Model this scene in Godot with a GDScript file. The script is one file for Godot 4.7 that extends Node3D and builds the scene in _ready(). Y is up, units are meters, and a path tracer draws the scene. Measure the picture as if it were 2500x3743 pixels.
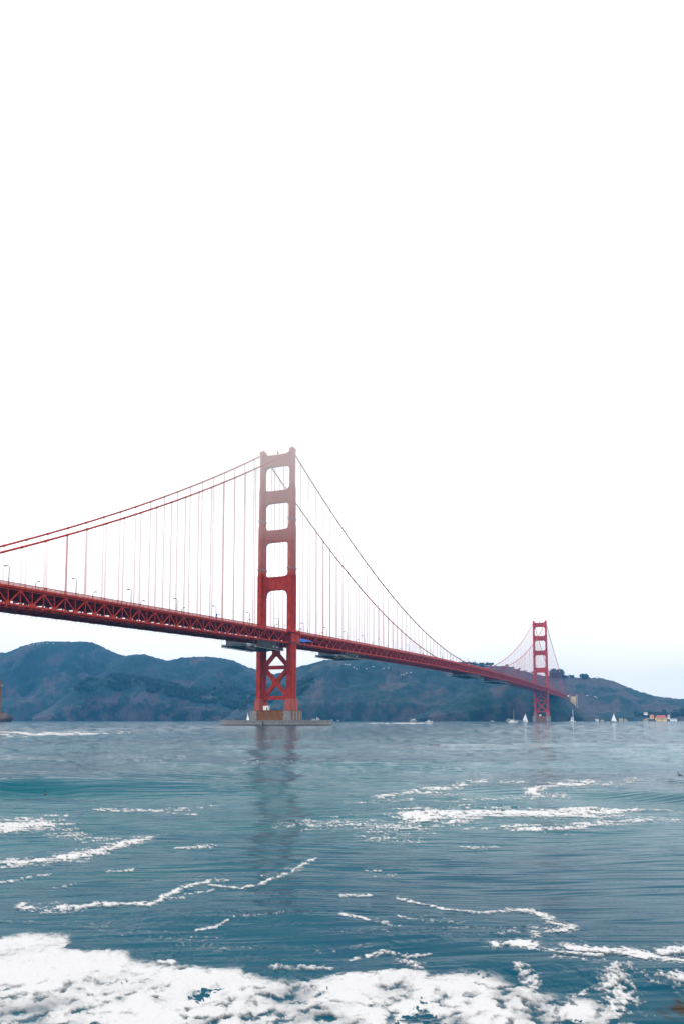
extends Node3D
# The strait: x runs east, -z runs north along the bridge axis, y is up; the south tower stands at z = 0.

const SPAN := 1280.0
const SIDE := 343.0
const HALF := 13.7
const SOUTH_END := -343.0
const NORTH_END := 1623.0
const STEP := 15.24

var M := {}
var pv := PackedVector3Array()
var pn := PackedVector3Array()
var pc := PackedColorArray()
var pi := PackedInt32Array()
var tint := Color(1, 1, 1)
var hill_grid := {}
var bridge: Node3D


func _ready() -> void:
	view_and_light()
	materials()
	sea()
	hills()
	build_bridge()
	fender()
	pylons()
	fort()
	bridge_furniture()
	shore()
	boats()
	birds()
	air()


# ---------------------------------------------------------------- camera, sky, sun

func view_and_light() -> void:
	var cam := Camera3D.new()
	cam.name = "camera"
	add_child(cam)
	cam.position = Vector3(307.63, 4.83, 582.75)
	cam.rotation = Vector3(0.0931, 0.40469, 0.0)
	cam.near = 1.0
	cam.far = 20000.0
	cam.projection = Camera3D.PROJECTION_FRUSTUM
	cam.keep_aspect = Camera3D.KEEP_HEIGHT
	cam.size = 3743.0 / 2952.7
	cam.frustum_offset = Vector2(0.0, 482.1 / 2952.7)
	cam.current = true

	var noise := FastNoiseLite.new()
	noise.seed = 11
	noise.frequency = 0.9
	noise.fractal_octaves = 4
	var im := Image.create(512, 256, false, Image.FORMAT_RGBF)
	for y in 256:
		var el := PI / 2.0 - (y + 0.5) / 256.0 * PI
		var up := maxf(sin(el), 0.0)
		var base := SKY_LOW + (SKY_TOP - SKY_LOW) * (1.0 - pow(1.0 - up, 2.2)) * smoothstep(-0.05, 0.24, up)
		for x in 512:
			var az := (x + 0.5) / 512.0 * TAU
			var d := Vector3(cos(az) * cos(el), sin(el) * 2.2, sin(az) * cos(el))
			var n := noise.get_noise_3dv(d * 2.0) * 0.6 + noise.get_noise_3dv(d * 5.0 + Vector3(7, 3, 1)) * 0.3
			var b := base * (1.0 + 0.16 * n)
			var warm := 1.0 - smoothstep(0.0, 0.2, up)
			im.set_pixel(x, y, Color(b * (1.0 + 0.04 * warm), b, b * (1.0 - 0.05 * warm)))
	var sky_mat := PanoramaSkyMaterial.new()
	sky_mat.panorama = ImageTexture.create_from_image(im)
	var sky := Sky.new()
	sky.sky_material = sky_mat
	var env := Environment.new()
	env.background_mode = Environment.BG_SKY
	env.sky = sky
	env.tonemap_mode = Environment.TONE_MAPPER_LINEAR
	env.tonemap_exposure = 0.82
	env.sdfgi_enabled = true
	env.ssao_enabled = true
	env.ssil_enabled = true
	env.fog_enabled = true
	env.fog_density = FOG_DENSITY
	env.fog_light_color = FOG_COLOR
	env.volumetric_fog_enabled = true
	env.volumetric_fog_density = 0.0
	var we := WorldEnvironment.new()
	we.name = "environment"
	we.environment = env
	add_child(we)

	var sun := DirectionalLight3D.new()
	sun.name = "sun"
	sun.light_energy = 0.5
	sun.light_color = Color(1.0, 0.97, 0.93)
	sun.light_angular_distance = 14.0
	sun.shadow_enabled = true
	add_child(sun)
	sun.look_at_from_position(Vector3(-170, 190, 130), Vector3.ZERO)


const SKY_LOW := 1.3
const SKY_TOP := 3.1
const FOG_DENSITY := 0.000075
const FOG_COLOR := Color(0.3, 0.7, 1.0)


# ---------------------------------------------------------------- mesh helpers

func begin(c := Color(1, 1, 1)) -> void:
	pv = PackedVector3Array()
	pn = PackedVector3Array()
	pc = PackedColorArray()
	pi = PackedInt32Array()
	tint = c


func commit(m: Material) -> ArrayMesh:
	var a := []
	a.resize(Mesh.ARRAY_MAX)
	a[Mesh.ARRAY_VERTEX] = pv
	a[Mesh.ARRAY_NORMAL] = pn
	a[Mesh.ARRAY_COLOR] = pc
	a[Mesh.ARRAY_INDEX] = pi
	var am := ArrayMesh.new()
	am.add_surface_from_arrays(Mesh.PRIMITIVE_TRIANGLES, a)
	am.surface_set_material(0, m)
	return am


func vert(p: Vector3, n: Vector3) -> int:
	pv.append(p)
	pn.append(n)
	pc.append(tint)
	return pv.size() - 1


func tri(a: Vector3, b: Vector3, c: Vector3) -> void:
	var n := (b - a).cross(c - a).normalized()
	var k := vert(a, n)
	vert(b, n)
	vert(c, n)
	pi.append_array(PackedInt32Array([k, k + 2, k + 1]))


func quad(a: Vector3, b: Vector3, c: Vector3, d: Vector3) -> void:
	var n := (c - a).cross(d - b).normalized()
	var k := vert(a, n)
	vert(b, n)
	vert(c, n)
	vert(d, n)
	pi.append_array(PackedInt32Array([k, k + 2, k + 1, k, k + 3, k + 2]))


func box(c: Vector3, s: Vector3) -> void:
	beam_axes(c, Vector3(s.x / 2, 0, 0), Vector3(0, s.y / 2, 0), Vector3(0, 0, s.z / 2))


func beam_axes(c: Vector3, x: Vector3, y: Vector3, z: Vector3) -> void:
	for q in [[x, y, z], [y, z, x], [z, x, y]]:
		for s in [1.0, -1.0]:
			var o: Vector3 = c + q[2] * s
			var p: Vector3 = q[0] * s
			var r: Vector3 = q[1]
			quad(o - p - r, o + p - r, o + p + r, o - p + r)


func beam(a: Vector3, b: Vector3, w: float, h: float, up := Vector3.UP) -> void:
	var d := (b - a)
	var f := d.normalized()
	var side := f.cross(up).normalized()
	if side.length() < 0.5:
		side = Vector3.RIGHT
	var u := side.cross(f)
	beam_axes((a + b) / 2.0, side * w / 2.0, u * h / 2.0, d / 2.0)


func tube(path: Array, radii: Array, sides := 8, caps := true) -> void:
	var base := -1
	for i in path.size():
		var p: Vector3 = path[i]
		var d: Vector3 = (path[mini(i + 1, path.size() - 1)] - path[maxi(i - 1, 0)]).normalized()
		var a := d.cross(Vector3.UP if absf(d.y) < 0.95 else Vector3.RIGHT).normalized()
		var b := a.cross(d).normalized()
		for k in sides:
			var t := TAU * k / sides
			var n := a * cos(t) + b * sin(t)
			var v := vert(p + n * radii[i], n)
			if base < 0:
				base = v
	for i in path.size() - 1:
		for k in sides:
			var q := base + i * sides + k
			var r := base + i * sides + (k + 1) % sides
			pi.append_array(PackedInt32Array([q, r, q + sides, r, r + sides, q + sides]))
	if caps:
		for e in [0, path.size() - 1]:
			for k in range(1, sides - 1):
				pi.append_array(PackedInt32Array([base + e * sides, base + e * sides + k, base + e * sides + k + 1]))


# A flat outline pushed through from a to b: at(p2, t) places it.
func extrude(poly: PackedVector2Array, at: Callable, a: float, b: float, cap := true) -> void:
	var n := poly.size()
	for i in n:
		var p := poly[i]
		var q := poly[(i + 1) % n]
		quad(at.call(p, a), at.call(q, a), at.call(q, b), at.call(p, b))
	if cap:
		var t := Geometry2D.triangulate_polygon(poly)
		for i in range(0, t.size(), 3):
			tri(at.call(poly[t[i]], b), at.call(poly[t[i + 1]], b), at.call(poly[t[i + 2]], b))
			tri(at.call(poly[t[i]], a), at.call(poly[t[i + 2]], a), at.call(poly[t[i + 1]], a))


func obj(called: String, mesh: Mesh, parent: Node = self) -> MeshInstance3D:
	var o := MeshInstance3D.new()
	o.name = called
	o.mesh = mesh
	parent.add_child(o, true)
	return o


func made(called: String, m: Material, parent: Node = self) -> MeshInstance3D:
	return obj(called, commit(m), parent)


func node(called: String, at := Vector3.ZERO, parent: Node = self) -> Node3D:
	var o := Node3D.new()
	o.name = called
	parent.add_child(o, true)
	o.position = at
	return o


var taken := {}

func numbered(called: String) -> String:
	taken[called] = taken.get(called, -1) + 1
	return called if taken[called] == 0 else "%s_%03d" % [called, taken[called]]


func tag(o: Node, label: String, category := "", group := "", kind := "") -> Node:
	o.set_meta("label", label)
	if category:
		o.set_meta("category", category)
	if group:
		o.set_meta("group", group)
	if kind:
		o.set_meta("kind", kind)
	return o


# A straight member between two points that shares one unit mesh (1 m long along y).
func member(called: String, unit: Mesh, a: Vector3, b: Vector3, parent: Node) -> void:
	var o := obj(called, unit, parent)
	var d := b - a
	var y := d.normalized()
	var x := y.cross(Vector3(1, 0, 0)).normalized()
	if x.length() < 0.5:
		x = Vector3(0, 0, 1)
	var z := x.cross(y)
	o.transform = Transform3D(Basis(x, d, z), a)


func unit_box(w: float, d: float, m: Material) -> ArrayMesh:
	begin()
	box(Vector3(0, 0.5, 0), Vector3(w, 1, d))
	return commit(m)


func at(t: float, y: float, e: float) -> Vector3:
	return Vector3(e, y, -t)


# ---------------------------------------------------------------- materials

func lin(r: float, g: float, b: float) -> Color:
	return Color(r, g, b).linear_to_srgb()


func mottle(a: Color, b: Color, freq: float, oct := 4, sd := 1, size := 512) -> NoiseTexture2D:
	var n := FastNoiseLite.new()
	n.seed = sd
	n.frequency = freq
	n.fractal_octaves = oct
	var t := NoiseTexture2D.new()
	t.width = size
	t.height = size
	t.seamless = true
	t.noise = n
	var g := Gradient.new()
	g.set_color(0, a)
	g.set_color(1, b)
	g.set_offset(0, 0.25)
	g.set_offset(1, 0.75)
	t.color_ramp = g
	return t


func paint(called: String, a: Color, b: Color, rough: float, scale: Vector3, spec := 0.4, freq := 0.012, sd := 1) -> StandardMaterial3D:
	var m := StandardMaterial3D.new()
	m.resource_name = called
	m.albedo_texture = mottle(a, b, freq, 5, sd)
	m.uv1_triplanar = true
	m.uv1_world_triplanar = true
	m.uv1_scale = scale
	m.roughness = rough
	m.metallic_specular = spec
	M[called] = m
	return m


func plain(called: String, c: Color, rough: float, spec := 0.4) -> StandardMaterial3D:
	var m := StandardMaterial3D.new()
	m.resource_name = called
	m.albedo_color = c
	m.roughness = rough
	m.metallic_specular = spec
	M[called] = m
	return m


# woven cloth that lets some light through
func netting(called: String, c: Color, cover: float) -> void:
	var m := plain(called, Color(c.r, c.g, c.b, cover), 0.95, 0.1)
	m.transparency = BaseMaterial3D.TRANSPARENCY_ALPHA


func tinted(called: String, rough: float, spec := 0.4) -> StandardMaterial3D:
	var m := plain(called, Color(1, 1, 1), rough, spec)
	m.vertex_color_use_as_albedo = true
	return m


func materials() -> void:
	paint("red_paint", lin(0.30, 0.022, 0.008), lin(0.44, 0.040, 0.013), 0.7, Vector3(0.05, 0.02, 0.05), 0.22)
	paint("worn_red_paint", lin(0.32, 0.065, 0.045), lin(0.42, 0.10, 0.07), 0.7, Vector3(0.06, 0.03, 0.06), 0.35, 0.012, 4)
	plain("scaffold_steel", lin(0.2, 0.2, 0.2), 0.6, 0.3)
	paint("road_slab", lin(0.10, 0.09, 0.085), lin(0.15, 0.13, 0.12), 0.85, Vector3(0.1, 0.1, 0.1), 0.3, 0.012, 7)
	paint("pier_concrete", lin(0.15, 0.06, 0.022), lin(0.25, 0.115, 0.045), 0.85, Vector3(0.16, 0.02, 0.16), 0.3, 0.016, 8)
	paint("grey_concrete", lin(0.17, 0.165, 0.165), lin(0.28, 0.27, 0.27), 0.85, Vector3(0.12, 0.05, 0.12), 0.3, 0.014, 9)
	paint("tan_concrete", lin(0.52, 0.38, 0.20), lin(0.62, 0.46, 0.26), 0.85, Vector3(0.1, 0.05, 0.1), 0.3, 0.014, 10)
	paint("wet_concrete", lin(0.06, 0.055, 0.05), lin(0.10, 0.09, 0.08), 0.5, Vector3(0.2, 0.2, 0.2), 0.4, 0.014, 12)
	paint("brick", lin(0.17, 0.055, 0.028), lin(0.26, 0.095, 0.05), 0.9, Vector3(0.35, 0.5, 0.35), 0.3, 0.03, 13)
	plain("lamp_metal", lin(0.07, 0.02, 0.018), 0.5)
	plain("lamp_glass", lin(0.5, 0.32, 0.12), 0.3)
	plain("blue_cloth", lin(0.0, 0.09, 0.42), 0.7)
	plain("white_paint", lin(0.8, 0.8, 0.78), 0.45)
	plain("sail_cloth", lin(0.82, 0.82, 0.8), 0.8)
	plain("dark_hull", lin(0.05, 0.03, 0.04), 0.4)
	plain("dark_glass", lin(0.02, 0.025, 0.03), 0.15, 0.5)
	netting("grey_net", lin(0.06, 0.065, 0.07), 0.7)
	netting("pale_net", lin(0.24, 0.32, 0.36), 0.6)
	plain("roof_red", lin(0.30, 0.07, 0.05), 0.8)
	plain("yellow_wall", lin(0.7, 0.46, 0.2), 0.8)
	plain("bird_dark", lin(0.02, 0.018, 0.016), 0.7)
	tinted("terrain", 0.95, 0.25)
	tinted("rock", 0.9, 0.3)
	tinted("leaf", 0.9, 0.25)
	tinted("foam", 0.75, 0.3).transparency = BaseMaterial3D.TRANSPARENCY_ALPHA

	var w := StandardMaterial3D.new()
	w.resource_name = "sea_water"
	w.vertex_color_use_as_albedo = true
	w.roughness = 0.06
	w.metallic_specular = WATER_SPECULAR
	w.normal_enabled = true
	w.normal_scale = WATER_RIPPLE
	var n := FastNoiseLite.new()
	n.seed = 21
	n.noise_type = FastNoiseLite.TYPE_SIMPLEX_SMOOTH
	n.frequency = 0.012
	n.fractal_octaves = 3
	n.fractal_gain = 0.42
	n.domain_warp_enabled = true
	n.domain_warp_amplitude = 14.0
	n.domain_warp_frequency = 0.01
	var height := n.get_seamless_image(320, 1024, false, false, 0.2)
	height.convert(Image.FORMAT_RGBA8)
	height.resize(1024, 1024, Image.INTERPOLATE_CUBIC)   # long low crests rolling in towards the shore
	height.bump_map_to_normal_map(14.0)
	var t := ImageTexture.create_from_image(height)
	w.normal_texture = t
	w.uv1_triplanar = true
	w.uv1_scale = Vector3(1.0 / 22.0, 1.0, 1.0 / 9.0)
	M["sea_water"] = w


const WATER_SPECULAR := 0.1
const WATER_RIPPLE := 0.5


# ---------------------------------------------------------------- sea and foam

const FOOT := Vector2(307.63, 582.75)
const AHEAD := Vector2(-0.39374, -0.91922)
const ACROSS := Vector2(0.91922, -0.39374)
const ROWS := 560
const COLS := 720
var waves := []
var wave_noise := FastNoiseLite.new()
var foam_noise := FastNoiseLite.new()
var fine_noise := FastNoiseLite.new()
var chop_noise := FastNoiseLite.new()
const CHOP := 0.15


func sea() -> void:
	var rng := RandomNumberGenerator.new()
	rng.seed = 5
	for k in 16:
		var length := 0.7 * pow(1.29, k)
		var dir := (AHEAD * -1.0).rotated(rng.randf_range(-0.45, 0.45))
		waves.append([dir * TAU / length, length, length * (0.0055 if length > 8.0 else 0.0038), rng.randf() * TAU])
	wave_noise.seed = 3
	wave_noise.frequency = 0.03
	wave_noise.fractal_octaves = 3
	foam_noise.seed = 8
	foam_noise.frequency = 2.1
	foam_noise.fractal_octaves = 4
	foam_noise.fractal_gain = 0.6
	foam_noise.domain_warp_enabled = true
	foam_noise.domain_warp_amplitude = 0.45
	foam_noise.domain_warp_frequency = 0.8
	fine_noise.seed = 9
	chop_noise.seed = 19
	chop_noise.frequency = 0.22
	chop_noise.fractal_octaves = 3
	fine_noise.frequency = 6.0
	fine_noise.fractal_octaves = 3

	var total := ROWS * COLS
	var vs := PackedVector3Array()
	var cs := PackedColorArray()
	vs.resize(total)
	cs.resize(total)
	var fv := PackedVector3Array()
	fv.resize(total)
	var fval := PackedFloat32Array()
	fval.resize(total)
	var deep := Color(0.001, 0.042, 0.070)
	var silt := Color(0.001, 0.066, 0.090)
	for i in ROWS:
		var v := 1.0 / lerpf(1.0 / 9.0, 1.0 / 4600.0, float(i) / (ROWS - 1))
		var gap := maxf(v * v * 0.000199, v * 0.00144)
		var used := []
		for w in waves:
			var fade := clampf((w[1] / gap - 2.5) / 3.0, 0.0, 1.0)
			if fade > 0.0:
				used.append([w[0], w[2] * fade, w[3]])
		var strokes := []
		for k in range(0, FOAM.size(), 7):
			var reach: float = FOAM[k + 4] * FOAM[k + 5] * 3.0
			if v > minf(FOAM[k + 1], FOAM[k + 3]) - reach and v < maxf(FOAM[k + 1], FOAM[k + 3]) + reach:
				strokes.append(k)
		var freq := clampf(pow(26.0 / v, 1.5), 0.01, 1.0)
		for j in COLS:
			var u := lerpf(-0.52, 0.52, float(j) / (COLS - 1)) * v
			var g := FOOT + AHEAD * v + ACROSS * u
			var warp := wave_noise.get_noise_2d(g.x * 0.6, g.y * 0.6)
			var calm := 0.75 + 0.9 * wave_noise.get_noise_2d(g.x * 0.25 + 90.0, g.y * 0.25)
			var h := 0.0
			for w in used:
				h += w[1] * sin(w[0].dot(g) + w[2] + warp * 5.0)
			h *= calm
			for k in SWELL:
				var across: float = (u - k[0]) / k[2]
				var along: float = (v - k[1] - 2.0 * warp - 0.04 * (u - k[0])) / k[3]
				if absf(across) < 2.0 and absf(along) < 2.4:
					h += k[4] * exp(-across * across - along * along) * (0.55 + 1.1 * foam_noise.get_noise_2d(u * 0.12 + v * 0.05, v * 0.1))
			var id := i * COLS + j
			vs[id] = Vector3(u, h, -v)
			cs[id] = deep.lerp(silt, clampf(0.5 + 1.2 * warp, 0.0, 1.0))
			var weed := 1.0 - Vector2((u - 5.6) / 1.1, (v - 13.4) / 0.8).length() + 0.7 * warp
			if v < 17.0 and weed > 0.0:   # brown weed on a rock just under the surface
				cs[id] = cs[id].lerp(Color(0.012, 0.009, 0.006), smoothstep(0.0, 0.4, weed + 0.5 * foam_noise.get_noise_2d(g.x, g.y)))
			# foam: above nought there is froth on the water
			var f := -9.0
			var best := -0.5
			var strength := 0.0
			var wob := Vector2(foam_noise.get_noise_2d(g.x * freq * 0.23, g.y * freq * 0.23 + 60.0), foam_noise.get_noise_2d(g.x * freq * 0.23 + 80.0, g.y * freq * 0.23)) * 1.5 if strokes else Vector2.ZERO
			best = -1.2
			for k in strokes:
				var a := Vector2(FOAM[k], FOAM[k + 1])
				var b := Vector2(FOAM[k + 2], FOAM[k + 3])
				var r: float = FOAM[k + 4]
				var sq: float = FOAM[k + 5]
				var p := Vector2(u - a.x, (v - a.y) / sq) + wob * r
				var d := Vector2(b.x - a.x, (b.y - a.y) / sq)
				var t := clampf(p.dot(d) / maxf(d.length_squared(), 0.0001), 0.0, 1.0)
				var m := 1.0 - (p - d * t).length() / r
				if m > best:
					best = m
					strength = FOAM[k + 6]
			var edge := -9.0
			if v < 26.0:
				edge = (foam_edge(u) - v) / 1.5
			if best > -1.2 or edge > -1.0:
				var n := foam_noise.get_noise_2d(g.x * freq, g.y * freq)
				var n2 := fine_noise.get_noise_2d(g.x * freq, g.y * freq)
				if best > -1.2:
					var lace := 1.0 - absf(n) * 3.2
					f = (clampf(best, 0.0, 0.8) * 0.85 + clampf(best, -1.2, 0.0) * 0.25) * strength + lace * 0.55 + n2 * 0.45 - 0.46 - 0.5 * (1.0 - strength)
				if edge > -1.0:
					var hole := clampf((16.5 - v) / 3.0, 0.0, 1.0) * 0.75
					var e := minf(edge * 3.0, 1.0) * 0.72 - 0.04 + 0.32 * wave_noise.get_noise_2d(g.x * 11.0, g.y * 11.0) + (0.5 - absf(n) * 1.6) * 0.3 + n * (0.1 + hole * 0.9) + n2 * 0.08 - hole * (0.3 + 1.4 * wave_noise.get_noise_2d(g.x * 14.0, g.y * 14.0)) * 0.9
					f = maxf(f, e)
			fval[id] = f
			var lift := clampf(f * 2.5, -1.0, 1.0)
			var puff := 0.0
			if f > -0.6 and v < 60.0:
				puff = maxf(lift, 0.0) * (0.006 + 0.008 * fine_noise.get_noise_2d(g.x * 0.5, g.y * 0.5) + 0.065 * foam_noise.get_noise_2d(g.x * 0.22 + 40.0, g.y * 0.22))
			fv[id] = Vector3(u, h + 0.01 + 0.012 * maxf(lift, 0.0) + puff, -v)
	var tri_all := PackedInt32Array()
	tri_all.resize((ROWS - 1) * (COLS - 1) * 6)
	var froth := PackedInt32Array()
	var q := 0
	for i in ROWS - 1:
		for j in COLS - 1:
			var a := i * COLS + j
			var c := a + COLS
			tri_all[q] = a
			tri_all[q + 1] = c
			tri_all[q + 2] = a + 1
			tri_all[q + 3] = a + 1
			tri_all[q + 4] = c
			tri_all[q + 5] = c + 1
			q += 6
			if fval[a] > -0.05 or fval[c] > -0.05 or fval[a + 1] > -0.05 or fval[c + 1] > -0.05:
				froth.append_array(PackedInt32Array([a, c, a + 1, a + 1, c, c + 1]))
	var o := obj("sea_water", grid_mesh(vs, cs, tri_all, M["sea_water"]))
	face_shore(o)
	tag(o, "teal choppy sea water of the strait", "", "", "structure")
	begin(deep)
	quad(Vector3(-2600, -0.45, 900), Vector3(2200, -0.45, 900), Vector3(2200, -0.45, -2400), Vector3(-2600, -0.45, -2400))
	tag(made("open_water", M["sea_water"]), "open teal sea water spreading out to the far hills", "", "", "structure")
	var white := Color(0.385, 0.388, 0.395)
	var keep := {}
	begin()
	for k in froth:
		if not keep.has(k):
			keep[k] = pv.size()
			pv.append(fv[k])
			pn.append(grid_normal(fv, k))
			pc.append(Color(white.r, white.g, white.b, smoothstep(-0.05, 0.72, fval[k]) * 0.96))
		pi.append(keep[k])
	var froth_object := made("sea_foam", M["foam"])
	face_shore(froth_object)
	tag(froth_object, "white foam washing over the water in streaks and patches", "", "", "stuff")


# single swells: across, ahead, half length, half width, height
const SWELL := [[-33.0, 93.0, 6.0, 1.6, 0.26], [-25.0, 97.0, 4.5, 1.5, 0.24], [-16.0, 86.0, 6.0, 1.6, 0.26], [-27.0, 84.0, 5.0, 1.4, 0.18], [-22.0, 108.0, 9.0, 2.2, 0.2], [-7.0, 90.0, 8.0, 2.6, 0.3], [13.5, 42.5, 4.2, 1.3, 0.22], [8.0, 40.6, 8.0, 1.2, 0.2], [18.5, 39.8, 5.0, 1.1, 0.18], [10.0, 74.0, 5.0, 2.2, 0.3], [28.0, 66.0, 9.0, 2.2, 0.28], [3.0, 78.0, 4.0, 2.0, 0.26], [-3.0, 20.0, 3.5, 0.8, 0.1], [3.2, 18.6, 2.6, 0.7, 0.1], [-6.0, 17.4, 5.0, 0.8, 0.12], [0.0, 15.8, 6.0, 0.7, 0.12]]


# the sea is laid out from the shore wall outwards
func face_shore(o: Node3D) -> void:
	o.position = Vector3(FOOT.x, 0, FOOT.y)
	o.rotation.y = 0.40469


func foam_edge(u: float) -> float:
	for k in range(2, FOAM_EDGE.size(), 2):
		if u < FOAM_EDGE[k]:
			var t := clampf((u - FOAM_EDGE[k - 2]) / maxf(FOAM_EDGE[k] - FOAM_EDGE[k - 2], 0.01), 0.0, 1.0)
			return lerpf(FOAM_EDGE[k - 1], FOAM_EDGE[k + 1], t)
	return 0.0


func grid_normal(v: PackedVector3Array, k: int) -> Vector3:
	var i := k / COLS
	var j := k % COLS
	var dx := v[i * COLS + mini(j + 1, COLS - 1)] - v[i * COLS + maxi(j - 1, 0)]
	var dz := v[mini(i + 1, ROWS - 1) * COLS + j] - v[maxi(i - 1, 0) * COLS + j]
	return dx.cross(dz).normalized()


func grid_mesh(v: PackedVector3Array, c: PackedColorArray, index: PackedInt32Array, m: Material) -> ArrayMesh:
	var n := PackedVector3Array()
	n.resize(v.size())
	for k in v.size():
		n[k] = grid_normal(v, k)
		var i := k / COLS
		# waves too short for the grid live on in the direction of its faces
		var ahead := 1.0 / lerpf(1.0 / 9.0, 1.0 / 4600.0, float(i) / (ROWS - 1))
		var lost := clampf((ahead - 22.0) / 80.0, 0.0, 1.0)
		if lost > 0.0:
			var size := ahead * 0.0048
			var g := FOOT + ACROSS * v[k].x - AHEAD * v[k].z
			var across := v[k].x / size
			var along := i * 1.9
			var gust := 0.8 + 1.1 * wave_noise.get_noise_2d(g.x * 0.12 + 50.0, g.y * 0.12)
			var s1 := chop_noise.get_noise_2d(across, along)
			var s2 := chop_noise.get_noise_2d(across + 300.0, along)
			var a := CHOP * lost * clampf(gust, 0.25, 1.6) * clampf(420.0 / ahead, 0.45, 1.0)
			n[k] = (n[k] + Vector3(s2 * a * 0.3, 0, (s1 + 0.32) * a)).normalized()
	var a := []
	a.resize(Mesh.ARRAY_MAX)
	a[Mesh.ARRAY_VERTEX] = v
	a[Mesh.ARRAY_NORMAL] = n
	a[Mesh.ARRAY_COLOR] = c
	a[Mesh.ARRAY_INDEX] = index
	var am := ArrayMesh.new()
	am.add_surface_from_arrays(Mesh.PRIMITIVE_TRIANGLES, a)
	am.surface_set_material(0, m)
	return am


# ---------------------------------------------------------------- hills

var hill_noise := FastNoiseLite.new()


func hill_at(called: String, s: float, w: float) -> Vector3:
	var rows: Array = HILLS[called][0]
	var feet: Array = HILLS[called][1]
	var n := rows.size() / 3 - 1
	var f := clampf(s, 0.0, 0.9999) * n
	var k := int(f)
	var t := f - k
	var top := Vector3(rows[k * 3], rows[k * 3 + 1], rows[k * 3 + 2]).lerp(Vector3(rows[k * 3 + 3], rows[k * 3 + 4], rows[k * 3 + 5]), t)
	var foot := Vector3(feet[k * 2], 0, feet[k * 2 + 1]).lerp(Vector3(feet[k * 2 + 2], 0, feet[k * 2 + 3]), t)
	var h := top.y
	var p := foot.lerp(Vector3(top.x, 0, top.z), w)
	var cliff: float = HILL_CLIFF.get(called, 0.12)
	var bend: float = HILL_BEND.get(called, 1.0)
	var rise := cliff * clampf(w / 0.05, 0.0, 1.0) + (1.0 - cliff) * pow(clampf(w, 0.0, 1.0), bend)
	if w > 1.0:
		rise = 1.0 - pow((w - 1.0) / 0.5, 1.5) * 0.95
	var spur := 1.0 - absf(hill_noise.get_noise_3d(p.x * 0.55, 40.0, p.z * 0.25)) * 2.4
	var rough := hill_noise.get_noise_3d(p.x * 2.0, 0.0, p.z * 2.0) + 0.5 * hill_noise.get_noise_3d(p.x * 5.0, 9.0, p.z * 5.0)
	var span := maxf(sin(PI * clampf(w, 0.0, 1.0)), 0.0)
	var y := h * rise + span * (h * 0.2 * (spur - 0.4) + h * 0.09 * rough) + hill_noise.get_noise_3d(p.x * 9.0, 3.0, p.z * 9.0) * 3.5
	return Vector3(p.x, y if w > 0.0 else -4.0, p.z)


const HILL_CLIFF := {"forest_bluff": 0.3, "point_bluff": 0.3, "ridge_hill": 0.2, "bay_hill": 0.05, "headland_hill": 0.12, "round_hill": 0.1}
const HILL_BEND := {"bay_hill": 1.15, "forest_bluff": 0.7, "point_bluff": 0.75}
const HILL_LABEL := {
	"headland_hill": "broad flat-topped blue headland hill rising behind the bridge's south side span",
	"round_hill": "smooth rounded blue hill behind the bridge's south tower",
	"ridge_hill": "long dark ridge running behind the deck from tower to tower",
	"bay_hill": "grassy hill sloping down behind the red roofed shore house",
	"forest_bluff": "wooded bluff with bare rocky cliffs at the water",
	"point_bluff": "dark rocky point under the bridge's north tower",
}


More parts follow.
